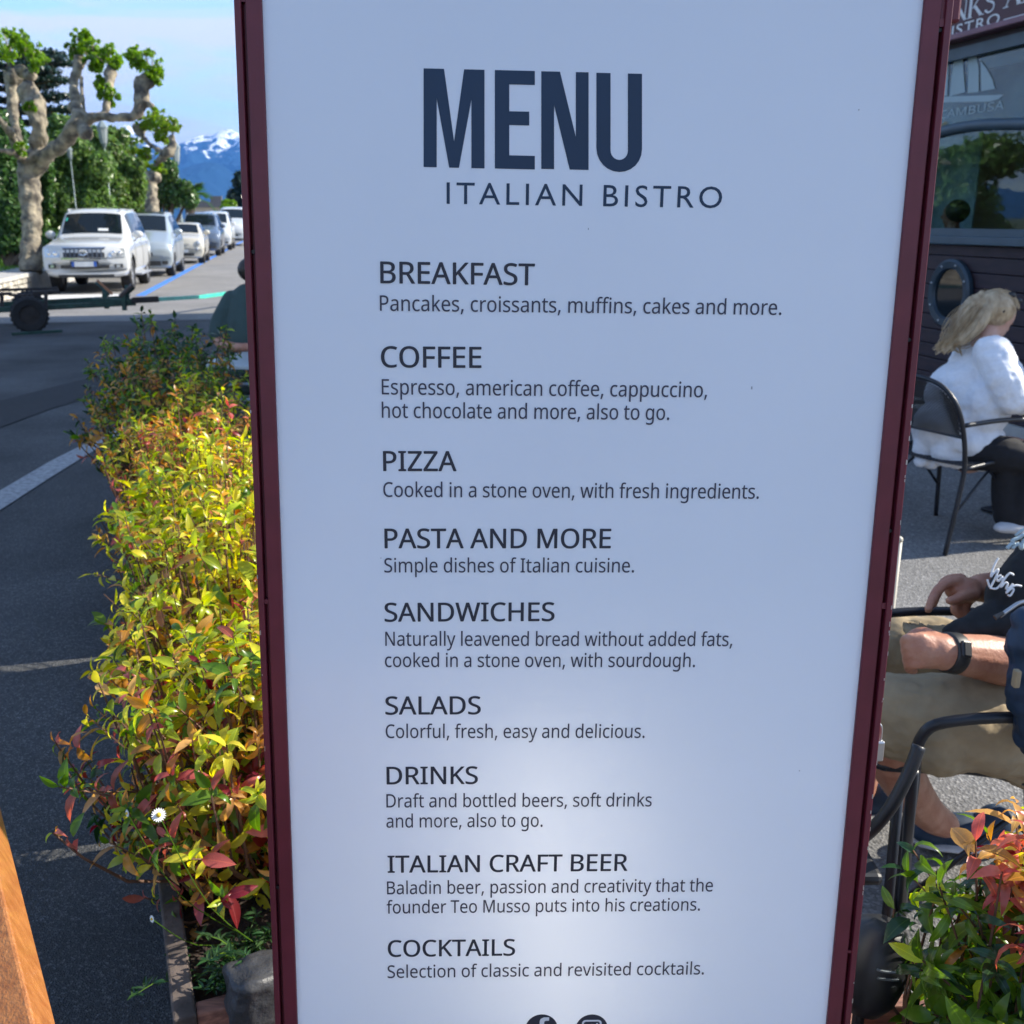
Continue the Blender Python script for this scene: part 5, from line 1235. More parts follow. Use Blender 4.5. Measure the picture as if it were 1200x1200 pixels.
# name board
fa = part('name_board', M['fascia'], (SA, SB - 1, zfb + 0.05, zfb + 0.72, -0.015, 0.10))
part('board_trim', M['fascia_trim'], (SA, SB - 1, zfb, zfb + 0.045, -0.015, 0.125), par=fa, bevel=.008); part('board_trim', M['fascia_trim'], (SA, SB - 1, zfb + .725, zfb + .77, -0.015, 0.125), par=fa, bevel=.008)
part('lintel', M['siding'], (S0w, S1w, zt1, zfb - 0.003, -0.12, 0.0))
FM = (-SD, UZ)        # reading direction runs towards the camera
def ftext(s, s0, L_, z0, hgt, mt, f, offset, spacing, d, par):
    vs, fs = text_mesh(s, f, offset, spacing); x0 = min(v.x for v in vs); x1 = max(v.x for v in vs)
    b = MB(); ky = hgt / 0.71
    b.add([fpt(s0 - (v.x - x0) / (x1 - x0) * L_, z0 + v.y * ky, d) for v in vs], fs)
    return b.build('lettering', mt, par)
# big serif words: outlined caps with slab feet added to the stems
def slab_word(word, s0_, L_, z0_, hgt, d, par):
    a = (s0_, z0_); b = MB()
    G = {'N': ([(0.14, 0, .06, 1), (0.78, 0, .06, 1)], [(.10, 1, .82, 0, .20)], [(.14, 0), (.11, 1), (.78, 1)], .92),
         'K': ([(0.16, 0, .17, 1)], [(.30, .42, .74, 1, .09), (.40, .52, .84, 0, .20)], [(.16, 0), (.16, 1), (.76, 1), (.84, 0)], .95),
         'A': ([], [(.10, 0, .46, 1, .07), (.46, 1, .80, 0, .20), (.24, .34, .68, .34, .0)], [(.10, 0), (.80, 0)], .92),
         'I': ([(0.18, 0, .17, 1)], [], [(.18, 0), (.18, 1)], .42),
         'R': ([(0.16, 0, .17, 1)], [(.45, .48, .84, 0, .20)], [(.16, 0), (.16, 1), (.84, 0)], .92),
         'D': ([(0.16, 0, .17, 1)], [], [(.16, 0), (.16, 1)], .95), 'S': ([], [], [], .72), ' ': ([], [], [], .42)}
    tot = sum(G[c][3] for c in word); k = L_ / tot; x = 0
    def q(u, v): return fpt(a[0] - u * k, a[1] + v * hgt, d)
    def arc(cx, cy, rx, ry, a0, a1, w0, w1, n=14):
        o_ = []; i_ = []
        for j in range(n + 1):
            t = j / n; an = R(a0 + (a1 - a0) * t); w = w0 + (w1 - w0) * math.sin(math.pi * t)
            o_.append(q(cx + (rx + w / 2) * math.cos(an), cy + (ry + w / 2) * math.sin(an))); i_.append(q(cx + (rx - w / 2) * math.cos(an), cy + (ry - w / 2) * math.sin(an)))
        b.add(o_ + i_, [(j, j + 1, n + 2 + j, n + 1 + j) for j in range(n)])
    for c in word:
        st_, dg, sf, w = G[c]
        for (cx, y0_, ww, y1_) in st_: b.add([q(x + cx - ww / 2, y0_), q(x + cx + ww / 2, y0_), q(x + cx + ww / 2, y1_), q(x + cx - ww / 2, y1_)], [(0, 1, 2, 3)])
        for (xa, ya, xb, yb, ww) in dg:
            if ww == 0: b.add([q(x + xa, ya - .03), q(x + xb, yb - .03), q(x + xb, yb + .03), q(x + xa, ya + .03)], [(0, 1, 2, 3)])
            else: b.add([q(x + xa - ww / 2, ya), q(x + xb - ww / 2, yb), q(x + xb + ww / 2, yb), q(x + xa + ww / 2, ya)], [(0, 1, 2, 3)])
        for (cx, y_) in sf:
            y0_, y1_ = (0, .05) if y_ == 0 else (.95, 1); b.add([q(x + cx - .16, y0_), q(x + cx + .16, y0_), q(x + cx + .12, y1_), q(x + cx - .12, y1_)], [(0, 1, 2, 3)])
        if c == 'D': arc(x + .22, .5, .55, .47, -90, 90, .06, .18)
        if c == 'R': arc(x + .28, .74, .30, .23, -90, 90, .06, .14)
        if c == 'S': arc(x + .33, .74, .22, .22, 20, 270, .07, .12); arc(x + .33, .26, .24, .23, 90, -160, .12, .07)
        x += w
    return b.build('lettering', M['white_flat'], par)
dN, dA = fhit(1116, 20, .103)[0], fhit(1175, 20, .103)[0]; ku = (dN - dA) / (5.30 - 2.29)
slab_word('DRINKS AND', dN + 2.29 * ku, 8.09 * ku, fhit(1140, 20.5, .103)[1], 0.158, 0.103, fa)
sS, sO = fhit(1122, 34, .103)[0], fhit(1170, 34, .103)[0]; Lb = (sS - sO) / .72
ftext('BISTRO', sS + .28 * Lb, Lb, fhit(1145, 34.5, .103)[1], 0.080, M['white_flat'], None, 0.008, 1.15, 0.103, fa)
sa = fhit(1176, 24, .103); sb_ = fhit(1290, 24, .103)[0]
part('name_line', M['white_flat'], (sb_, sa[0], sa[1] - .008, sa[1] + .008, .1005, .104), par=fa)
# glazing
fr = part('window_frame', M['bluegrey'], (S0w, S1w, zs1 - .01, zs1 + 0.05, -0.10, 0.02), (S0w, S1w, zt1 - 0.09, zt1 - .003, -0.10, 0.02), (S0w, S0w + .07, zs1 + .052, zt1 - .092, -.1, .02), (S1w - .07, S1w, zs1 + .052, zt1 - .092, -.1, .02))
arch = []
for (px_, py_) in ((1085, 158), (1110, 152), (1130, 148), (1150, 146), (1170, 145.5), (1200, 145), (1250, 146)):
    s_, z_ = fhit(px_, py_, 0.0); arch.append(fpt(s_, z_, -.03))
b = MB(); b.tube(smooth_path(arch, 4), 0.045, 8); b.build('transom', M['bluegrey'], fr, smooth=True)
part('pane', M['glass'], (S0w + .07, S1w - .07, zs1 + .05, zt1 - .09, -0.052, -0.046), par=fr)
part('pane_light_band', M['bluegrey'], (S0w + .07, S1w - .07, zt1 - .20, zt1 - .095, -0.09, -0.06), par=fr)
part('sill', M['bluegrey'], (S0w - .05, S1w + .05, zs1 - .075, zs1 - .012, -.1, .07), bevel=.006)
# white ship decal and its name on the upper pane
b = MB(); dd = -0.043
def fq(px_, py_): s_, z_ = fhit(px_, py_, dd); return fpt(s_, z_, dd)
for pl in ([(1120, 62), (1128, 67), (1131, 108), (1113, 113), (1115, 90)], [(1135, 66), (1144, 65), (1147, 80), (1147, 108), (1134, 109)], [(1149, 71), (1156, 80), (1163, 93), (1166, 104), (1150, 107)],
           [(1104, 66), (1112, 72), (1110, 112), (1096, 114), (1100, 92)], [(1092, 114), (1176, 111), (1170, 116), (1160, 119), (1096, 120)]):
    b.add([fq(*p) for p in pl], [tuple(range(len(pl)))])
b.build('ship_decal', M['etched'], fr)
sa_, sb2 = fhit(1108, 130, dd)[0], fhit(1176, 130, dd)[0]; ftext('LA CAMBUSA', sa_ + (sa_ - sb2) * .42, (sa_ - sb2) * 1.42, fhit(1145, 132.5, dd)[1], 0.078, M['etched'], F_HEAD, 0.0, 1.0, dd, fr)
# boarded wall below the sill: planks as parts
z = 0.10; k = 0
rr = random.Random(17)
while z < zs1 - .10:
    h = min(0.125, zs1 - .078 - z); part('plank', M['siding'], (S0w, S1w, z, z + h - .006, -.10, rr.uniform(-.004, .004)), bevel=.006); z += 0.125
part('plinth', M['cap'], (SA, S1w, 0.005, .095, -.1, .03))
# portholes
M['porthole'] = mat('dark_blue_ring_paint', (0.022, 0.042, 0.062), 0.4, 0.1, 8)
def porthole(px_, py_, r):
    s_, z_ = fhit(px_, py_, .03); c = fpt(s_, z_, .012)
    b = MB(); n = 36
    prof = [(r, 0.0), (r, .035), (r * .93, .05), (r * .74, .045), (r * .70, .02)]
    b.add([c + SD * pr * math.cos(6.2832 * q_ / n) + UZ * pr * math.sin(6.2832 * q_ / n) - SN * dd_ for (pr, dd_) in prof for q_ in range(n)], [(a * n + q_, a * n + (q_ + 1) % n, (a + 1) * n + (q_ + 1) % n, (a + 1) * n + q_) for a in range(4) for q_ in range(n)])
    ph = b.build('porthole', M['porthole'], cafe, smooth=False)
    b = MB(); b.add([c + SD * r * .71 * math.cos(6.2832 * q_ / n) + UZ * r * .71 * math.sin(6.2832 * q_ / n) - SN * .018 for q_ in range(n)], [tuple(range(n))]); b.build('porthole_glass', M['carglass'], ph)
    for q_ in range(8):
        a = 6.2832 * (q_ + .4) / 8; p = c + SD * r * .85 * math.cos(a) + UZ * r * .85 * math.sin(a) - SN * .047; b = MB(); b.ell(p, .011, None, 8, 5); b.build('bolt', M['steel'], ph, smooth=True)
porthole(1113, 344, 0.285); porthole(1243, 352, 0.285)
# upper floor windows with shutters, mostly above the frame
M['shutter'] = mat('green_shutter', (0.03, 0.07, 0.05), 0.6, 0.1, 5)
for sw in (-1.2, 1.6, 4.4, 7.2, 10.0):
    for z0 in (4.3, 7.0):
        w_ = part('window', M['carglass'], (sw - .5, sw + .5, z0, z0 + 1.6, -.015, .0)); part('shutter', M['shutter'], (sw - 1.02, sw - .52, z0 - .02, z0 + 1.62, -.015, .04), par=w_); part('shutter', M['shutter'], (sw + .52, sw + 1.02, z0 - .02, z0 + 1.62, -.015, .04), par=w_)

# ------------------------------------------------------------------ furniture
def armchair(loc, rz, mt, label, group=None, meshpanel=True, name='garden_chair', w=.27, sw=.27):
    root = thing(name, loc, label, 'chair', group, rz=rz)
    V = Vector
    b = MB()
    arch_ = [V((-.30, -w, 0)), V((-.25, -w, .30)), V((-.235, -w, .45)), V((-.27, -w, .62)), V((-.315, -w + .02, .76)), V((-.335, -w + .10, .845)), V((-.34, -.06, .875)), V((-.34, .06, .875)), V((-.335, w - .10, .845)), V((-.315, w - .02, .76)), V((-.27, w, .62)), V((-.235, w, .45)), V((-.25, w, .30)), V((-.30, w, 0))]
    b.tube(smooth_path(arch_, 4), .0125, 8); b.build('back_frame', mt, root, smooth=True, world=False)
    for s_ in (-1, 1):
        b = MB(); b.tube(smooth_path([V((-.275, s_ * w, .665)), V((-.05, s_ * (w + .02), .675)), V((.16, s_ * (w + .02), .66)), V((.225, s_ * (w + .01), .61)), V((.225, s_ * w, .45)), V((.25, s_ * w, 0))], 5), .0125, 8); b.build('front_leg', mt, root, smooth=True, world=False)
        b = MB(); b.tube([V((-.262, s_ * (w - .012), .20)), V((0, s_ * (w - .04), .40)), V((.215, s_ * (w - .012), .20))], .008, 6); b.build('brace', mt, root, smooth=True, world=False)
    b = MB(); b.tube(smooth_path([V((-.23, -w, .44)), V((0, -sw + .005, .455)), V((.24, -sw + .02, .455)), V((.26, 0, .44)), V((.24, sw - .02, .455)), V((0, sw - .005, .455)), V((-.23, w, .44))], 4), .011, 8); b.build('seat_frame', mt, root, smooth=True, world=False)
    def lattice(nm, fn, nu, nv, th):
        b = MB()
        for i in range(nu + nv):
            pts = []
            for q in range(0, 13):
                u = (i - q / 12 * nv) / nu; v = q / 12
                if 0 <= u <= 1: pts.append(fn(u, v))
            if len(pts) > 1: b.tube(pts, th, 3, False)
            pts = []
            for q in range(0, 13):
                u = (i - nv + q / 12 * nv) / nu; v = q / 12
                if 0 <= u <= 1: pts.append(fn(u, v))
            if len(pts) > 1: b.tube(pts, th, 3, False)
        o = b.build(nm, M['mesh_metal'], root, world=False); o['kind'] = 'stuff'
    def back(u, v):
        y = (-w + .012) + (2 * w - .024) * u; zt = .86 - .16 * abs(2 * u - 1) ** 3.2; z_ = .60 + (zt - .60) * v
        return V((-.262 - .075 * max(0, (z_ - .60) / .27), y, z_))
    lattice('backrest', back, 34, 17, .0030); lattice('seat', lambda u, v: V((-.22 + .46 * v, (-sw + .01) + (2 * sw - .02) * u, .452 - .012 * math.sin(math.pi * u))), 26, 22, .0034)
    b = MB(); b.tube([back(q / 12, 0) for q in range(13)], .006, 6); b.build('back_rail', mt, root, world=False)
    return root
def table(loc, hx, hy, h, mt, label, rz=0, leg=None):
    root = thing('cafe_table', loc, label, 'table', rz=rz)
    b = MB(); b.box((0, 0, h - .014), (hx, hy, .014)); b.build('tabletop', mt, root, world=False, bevel=.005)
    b = MB(); b.tube([(0, 0, .02), (0, 0, h - .03)], .03, 10); b.build('pedestal', leg or M['black_metal'], root, world=False)
    b = MB(); b.box((0, 0, .012), (.22, .22, .010)); b.build('base_plate', leg or M['black_metal'], root, world=False, bevel=.004)
    return root
# the woman's chair
wf = P(1107, 652, z=0)     # its near rear leg on the ground
aw = R(27); fw = Vector((math.cos(aw), math.sin(aw), 0)); lw = Vector((-math.sin(aw), math.cos(aw), 0))
wr = wf + fw * 0.30 + lw * 0.27; wr.z = 0.006
armchair(wr, aw, M['black_metal'], 'black metal mesh armchair under the woman in white')
tq = wr + fw * 0.78; table((tq.x, tq.y, .006), .38, .38, .74, M['bluegrey'], 'square cafe table in front of the woman in white, at the right edge', aw)

# ------------------------------------------------------------------ people
def cone(b, p0, r0, p1, r1, n=14, k=6):
    p0, p1 = Vector(p0), Vector(p1); d = p1 - p0
    b.tube([p0 + d * (i / k) for i in range(k + 1)], [r0 + (r1 - r0) * i / k for i in range(k + 1)], n); b.ell(p0, r0, None, 12, 8); b.ell(p1, r1, None, 12, 8)
def chain(b, pts, rs, k=5, n=12):
    path = smooth_path(pts, k); m_ = len(path) - 1; rad = []
    for i in range(m_ + 1):
        t = i / m_ * (len(rs) - 1); a = min(int(t), len(rs) - 2); rad.append(rs[a] + (rs[a + 1] - rs[a]) * (t - a))
    b.tube(path, rad, n); b.ell(path[0], rad[0], None, 12, 8); b.ell(path[-1], rad[-1], None, 12, 8)
def head(b, c, r, face, up=Vector((0, 0, 1))):
    """skull, jaw, nose, lips, brow, ears; face = unit vector the face looks along"""
    f = face.normalized(); u = (up - f * up.dot(f)).normalized(); s = f.cross(u)
    Rm = Matrix((s, f, u)).transposed()
    b.ell(c + u * r * .18, (r * .76, r * .95, r * .90), Rm, 18, 12); b.ell(c - u * r * .45 + f * r * .22, (r * .56, r * .66, r * .62), Rm, 16, 10)
    b.ell(c - u * r * .92 + f * r * .52, (r * .26, r * .25, r * .2), Rm, 10, 8)
    cone(b, c + f * r * .86 + u * r * .12, r * .09, c + f * r * 1.10 - u * r * .20, r * .13, 8, 3)
    b.ell(c + f * r * .86 - u * r * .50, (r * .24, r * .12, r * .08), Rm, 10, 6); b.ell(c + f * r * .80 + u * r * .24, (r * .42, r * .12, r * .07), Rm, 10, 6)
    for sg in (-1, 1): b.ell(c + s * sg * r * .76 + u * r * -.02, (r * .08, r * .17, r * .27), Rm, 8, 6)
def eyes(c, r, face, par):
    f = face.normalized(); u = (UZ - f * UZ.dot(f)).normalized(); s = f.cross(u)
    for sg in (-1, 1):
        b = MB(); b.ell(c + f * r * .80 + s * sg * r * .30 + u * r * .10, (r * .10,) * 3, None, 8, 6); b.build('eye', M['ink'], par, smooth=True)

# --- woman in white fleece
T = 5.35
g0 = P(1150, 560, T)
wo = thing('person', (g0.x, g0.y, .006), 'seated woman with a blonde ponytail, fluffy white jacket and black trousers', 'person')
hc_ = P(1167, 371, T); fdir = Vector((.80, .38, -.42)).normalized()
b = MB(); head(b, hc_, .108, fdir)
cone(b, hc_ - UZ * .06 - fdir * .04, .052, P(1152, 405, T), .060)
chain(b, [P(1150, 410, T), P(1130, 455, T + .05), P(1125, 510, T + .05), P(1132, 530, T)], [.07, .08, .09, .09])
chain(b, [P(1160, 415, T - .12), P(1185, 462, T - .12), P(1222, 458, T)], [.05, .045, .035]); chain(b, [P(1160, 412, T + .22), P(1195, 455, T + .3), P(1225, 452, T + .25)], [.05, .045, .035])
hd_ = P(1228, 456, T)
b.ell(hd_, (.045, .04, .02)); 
for k in range(4): chain(b, [hd_ + Vector((.03, -.03 + .02 * k, 0)), hd_ + Vector((.07, -.03 + .021 * k, .005)), hd_ + Vector((.095, -.03 + .021 * k, -.012))], [.009, .008, .007], 3, 6)
chain(b, [hd_ + Vector((-.01, -.035, 0)), hd_ + Vector((.03, -.065, .0))], [.011, .009], 3, 6)
chain(b, [P(1135, 535, T), P(1200, 535, T - .05), P(1218, 600, T + .0)], [.09, .075, .05]); chain(b, [P(1150, 530, T + .2), P(1200, 535, T + .2), P(1186, 606, T + .15)], [.09, .075, .045])
wb_ = b.build('body', M['skinpale'], wo, remesh=.012, smoothit=2)
eyes(hc_, .108, fdir, wo)
b = MB()
W2 = lambda x, y, dt=0: P(x, y, T + dt)
b.ell(W2(1147, 428, .05), (.15, .17, .135)); b.ell(W2(1128, 462, .05), (.195, .19, .18)); b.ell(W2(1118, 498, .05), (.205, .20, .16)); b.ell(W2(1132, 515, .02), (.20, .19, .12))
b.ell(W2(1160, 408, .0), (.10, .13, .075)); b.ell(W2(1148, 480, -.05), (.15, .15, .17))
chain(b, [W2(1092, 505, .12), W2(1086, 528, .12), W2(1092, 536, .1)], [.10, .07, .05]); chain(b, [W2(1110, 530, -.02), W2(1150, 533, -.05), W2(1165, 525, -.05)], [.075, .085, .06])
chain(b, [W2(1163, 415, -.15), W2(1177, 445, -.22), W2(1186, 468, -.22)], [.095, .088, .080]); chain(b, [W2(1186, 468, -.22), W2(1205, 468, -.15), W2(1225, 462, -.05)], [.080, .068, .058])
chain(b, [W2(1165, 410, .25), W2(1195, 455, .32), W2(1222, 455, .28)], [.085, .075, .055])
for k in range(9): b.ell(W2(1080 + 11 * k, 541 + 3 * math.sin(k * 1.7), -.02 if k > 2 else .08), (.034, .05, .03))
displace(b.build('jacket', M['fleece'], wo, remesh=.010, smoothit=2), .034, .085)
b = MB()
chain(b, [W2(1130, 530, -.02), W2(1175, 532, -.1), W2(1212, 540, -.1)], [.10, .095, .075]); chain(b, [W2(1212, 540, -.1), W2(1200, 575, -.05), W2(1188, 606, 0)], [.075, .068, .078])
chain(b, [W2(1140, 530, .25), W2(1200, 535, .25), W2(1222, 545, .2)], [.10, .09, .07]); chain(b, [W2(1222, 545, .2), W2(1215, 610, .2)], [.07, .075]); chain(b, [W2(1178, 540, -.08), W2(1176, 575, -.03), W2(1180, 604, 0)], [.06, .062, .07])
b.build('trousers', M['blacktr'], wo, remesh=.012, smoothit=2)
b = MB(); b.ell(W2(1186, 617, -.02), (.115, .05, .034), Matrix.Rotation(.3, 3, 'Z')); b.ell(W2(1200, 621, -.01), (.09, .05, .025), Matrix.Rotation(.3, 3, 'Z'))
b.build('shoe', M['shoe'], wo, remesh=.008)
b = MB()
hu = UZ; b.ell(hc_ + UZ * .032 - fdir * .022, (.108, .108, .100)); b.ell(W2(1152, 356), (.06, .06, .05)); 
chain(b, [W2(1158, 350), W2(1143, 356, -.02), W2(1133, 372, -.03), W2(1122, 390, -.03), W2(1104, 406, -.03)], [.035, .05, .055, .048, .018]); chain(b, [W2(1160, 360, -.08), W2(1146, 380, -.08), W2(1130, 396, -.07), W2(1122, 403, -.06)], [.035, .042, .035, .015])
for k in range(16):
    a = k * .7; o1 = Vector((math.cos(a), math.sin(a) * .6, math.sin(a * 1.3))) * .04
    chain(b, [W2(1150, 352) + o1, W2(1138, 370, -.03) + o1 * 1.3, W2(1124, 390, -.03) + o1 * 1.25, W2(1098 + (k % 6) * 6, 406 + (k % 4) * 3, -.03) + o1 * .5], [.014, .013, .011, .005], 4, 6)
b.build('hair', M['hair_blond'], wo, remesh=.0055, smoothit=1)
b = MB(); rr = random.Random(77); gth = W2(1151, 354)
for k in range(130):
    d = Vector((rr.gauss(0, 1), rr.gauss(0, 1), abs(rr.gauss(0, .8)))).normalized(); st0 = hc_ + UZ * .030 + d * .110
    if (d.dot(fdir) > .75 and d.z < .4): continue
    o1 = Vector((rr.gauss(0, 1), rr.gauss(0, 1), rr.gauss(0, 1))) * .020
    mid = (st0 + gth) / 2; mid = hc_ + UZ * .03 + (mid - hc_ - UZ * .03).normalized() * .114
    b.tube(smooth_path([st0, mid, gth + o1 * .8 + UZ * .03], 3), .0019, 3, False)
for k in range(260):
    o1 = Vector((rr.gauss(0, 1), rr.gauss(0, 1), rr.gauss(0, 1))) * .022; e = rr.uniform(.75, 1.15)
    q1 = W2(1150, 354) + o1 * .7; q2 = W2(1137, 372, -.04) + o1 * 1.5; q3 = W2(1124, 390, -.04) + o1 * 1.5; q4 = q3 + (W2(1102 + rr.uniform(-6, 14), 408 + rr.uniform(-5, 5), -.04) - q3) * e
    b.tube(smooth_path([q1, q2, q3, q3 + (q4 - q3) * .6 + Vector((0, 0, rr.gauss(0, .012))), q4], 4), .0018, 3, False)
hs_ = b.build('hair_strands', M['hair_blond'], wo); hs_['kind'] = 'stuff'
b = MB(); sg_ = hc_ + UZ * .118 + fdir * .075; sx = fdir.cross(UZ).normalized(); sg_ = sg_ + sx * .02
for sgn in (-1, 1): b.ell(sg_ + sx * sgn * .033 + fdir * .012, (.028, .020, .017))
b.ell(P(1185, 346, T - .08), (.026, .02, .017)); b.tube([P(1184, 349, T - .09), P(1176, 366, T - .12)], .0045, 5)
b.build('sunglasses', M['blackpl'], wo, smooth=True)

# --- man in black t-shirt and khaki shorts, close at the right edge
g0 = P(1250, 860, 2.4)
mn = thing('person', (g0.x, g0.y, .006), 'seated man in a black printed T-shirt and khaki shorts with a black wristwatch', 'person')
Q = P
b = MB()
# lower (near) forearm, fist
chain(b, [Q(1300, 610, 2.30), Q(1262, 690, 2.30), Q(1228, 770, 2.26), Q(1185, 775, 2.2), Q(1150, 770, 2.17), Q(1112, 765, 2.14), Q(1100, 763, 2.13)], [.066, .064, .062, .056, .049, .040, .037], 5)
b.ell(Q(1082, 762, 2.13), (.043, .034, .040)); b.ell(Q(1092, 763, 2.13), (.034, .032, .039)); 
for k, (y0_, y1_, r_) in enumerate(((748, 752, .0130), (758, 763, .0138), (768, 774, .0133), (778, 783, .0115))):
    chain(b, [Q(1080, y0_, 2.115), Q(1064 + k, y0_ + 1, 2.12), Q(1061 + k * 1.5, y1_ + 1, 2.145), Q(1068 + k, y1_ + 3, 2.17)], [r_, r_ * .98, r_ * .9, r_ * .8], 4, 8)
chain(b, [Q(1096, 748, 2.14), Q(1082, 742, 2.16), Q(1070, 745, 2.17), Q(1062, 752, 2.18)], [.016, .0145, .013, .011], 4, 8)
# upper (far) forearm and hand with pointing finger
chain(b, [Q(1320, 600, 2.55), Q(1245, 690, 2.52), Q(1195, 690, 2.52), Q(1165, 689, 2.5), Q(1148, 689, 2.48)], [.062, .054, .050, .040, .034], 5)
b.ell(Q(1131, 692, 2.46), (.044, .03, .033)); b.ell(Q(1121, 690, 2.46), (.03, .026, .028))
chain(b, [Q(1122, 681, 2.45), Q(1108, 684, 2.44), Q(1096, 696, 2.43), Q(1088, 714, 2.42)], [.0145, .0135, .0125, .0098], 4, 8)
chain(b, [Q(1126, 678, 2.49), Q(1110, 680, 2.50), Q(1100, 692, 2.50), Q(1094, 708, 2.50)], [.014, .013, .012, .0098], 4, 8)
chain(b, [Q(1128, 699, 2.47), Q(1119, 712, 2.46), Q(1127, 722, 2.46), Q(1136, 722, 2.46)], [.0135, .013, .0118, .010], 4, 8)
chain(b, [Q(1136, 702, 2.47), Q(1129, 718, 2.46), Q(1138, 729, 2.46), Q(1146, 727, 2.46)], [.013, .0125, .0115, .010], 4, 8)
chain(b, [Q(1140, 697, 2.44), Q(1128, 699, 2.42), Q(1120, 703, 2.41), Q(1113, 704, 2.405)], [.018, .016, .0135, .0108], 4, 8)
# torso, neck, head (outside the frame), thighs, calves
chain(b, [Q(1265, 850, 2.42), Q(1285, 760, 2.42), Q(1310, 640, 2.42), Q(1325, 560, 2.42)], [.13, .155, .165, .15], 5, 16)
mh = Q(1330, 405, 2.42); chain(b, [Q(1325, 560, 2.42), Q(1328, 480, 2.42), mh], [.09, .062, .065]); head(b, mh, .112, Vector((-.95, .1, -.25)))
chain(b, [Q(1250, 862, 2.32), Q(1150, 852, 2.25), Q(1040, 840, 2.28)], [.085, .072, .060]); chain(b, [Q(1040, 842, 2.28), Q(1052, 900, 2.40), Q(1085, 950, 2.62), Q(1108, 966, 2.72)], [.062, .058, .046, .036])
chain(b, [Q(1250, 840, 2.68), Q(1150, 790, 2.72), Q(1045, 765, 2.76)], [.10, .085, .064]); chain(b, [Q(1045, 765, 2.76), Q(1020, 850, 2.85), Q(1010, 925, 2.95)], [.060, .054, .038])
b.build('body', M['skin'], mn, remesh=.0052, smoothit=2)
eyes(mh, .112, Vector((-.95, .1, -.25)), mn)
b = MB(); b.ell(mh + UZ * .04 + Vector((.015, 0, 0)), (.116, .095, .105)); b.build('hair', M['hair_dark'], mn, remesh=.01)
# watch
b = MB(); wa, wb2 = Q(1107, 764, 2.135), Q(1121, 766, 2.145); dwr = (wb2 - wa).normalized()
b.tube([wa, wb2], [.0425, .0445], 24); b.build('watch_strap', M['blackpl'], mn, smooth=True, bevel=.003)
b = MB(); wn = (C0 - wa).normalized(); wn = (wn * .95 + UZ * .15 - dwr * dwr.dot(wn)).normalized(); wc_ = (wa + wb2) / 2 + wn * .043 + UZ * .004; wt = dwr.cross(wn)
b.box(wc_, (.012, .017, .0045), ax=(dwr, wt, wn)); ws_ = b.build('watch_case', M['blackpl'], mn, bevel=.003)
b = MB(); b.box(wc_ + wn * .005, (.008, .013, .0012), ax=(dwr, wt, wn)); b.build('watch_face', M['mesh_metal'], ws_)
# shirt
b = MB()
chain(b, [Q(1265, 845, 2.42), Q(1285, 760, 2.42), Q(1312, 660, 2.42), Q(1330, 570, 2.42)], [.15, .175, .19, .175], 5, 18)
chain(b, [Q(1300, 575, 2.28), Q(1246, 655, 2.27), Q(1200, 704, 2.26)], [.09, .092, .085], 5, 14)
b.ell(Q(1225, 705, 2.38), (.115, .12, .11)); b.ell(Q(1196, 706, 2.30), (.07, .08, .08))
chain(b, [Q(1196, 715, 2.27), Q(1160, 726, 2.24), Q(1130, 735, 2.2), Q(1110, 741, 2.18)], [.062, .038, .020, .010], 5, 12); chain(b, [Q(1200, 725, 2.22), Q(1165, 737, 2.2), Q(1135, 741, 2.18)], [.045, .022, .012], 5, 12)
chain(b, [Q(1330, 570, 2.6), Q(1280, 650, 2.58), Q(1250, 680, 2.55)], [.085, .082, .078], 5, 14)
displace(b.build('t_shirt', M['tshirt'], mn, remesh=.007, smoothit=3), .020, .07)
# shorts
b = MB()
chain(b, [Q(1255, 868, 2.38), Q(1180, 852, 2.27), Q(1110, 846, 2.24), Q(1052, 838, 2.28)], [.15, .112, .105, .094], 5, 16); b.ell(Q(1255, 860, 2.5), (.16, .18, .12)); b.ell(Q(1100, 862, 2.24), (.10, .09, .085)); b.ell(Q(1165, 868, 2.26), (.08, .09, .07))
chain(b, [Q(1250, 850, 2.62), Q(1170, 800, 2.68), Q(1100, 768, 2.72), Q(1040, 760, 2.76)], [.13, .105, .098, .088], 5, 16)
for k in range(6): chain(b, [Q(1060 + 9 * k, 728 + 1.0 * k, 2.66), Q(1066 + 9 * k, 745, 2.60), Q(1074 + 8 * k, 765, 2.58)], [.006, .010, .006], 4, 6)
displace(b.build('shorts', M['khaki'], mn, remesh=.007, smoothit=2), .028, .07)
for (x, y, t) in ((1128, 972, 2.76), (1000, 942, 2.98)):
    b = MB(); c = Q(x, y, t); b.ell(c, (.12, .048, .045)); b.ell(c + Vector((.08, 0, .02)), (.05, .04, .055)); b.ell(c + Vector((-.08, .005, -.01)), (.06, .045, .03)); o = b.build('shoe', M['navy'], mn, remesh=.007, smoothit=1)
    b = MB(); b.ell(c - UZ * .036, (.135, .055, .014)); b.build('sole', M['shoe'], o, smooth=True)
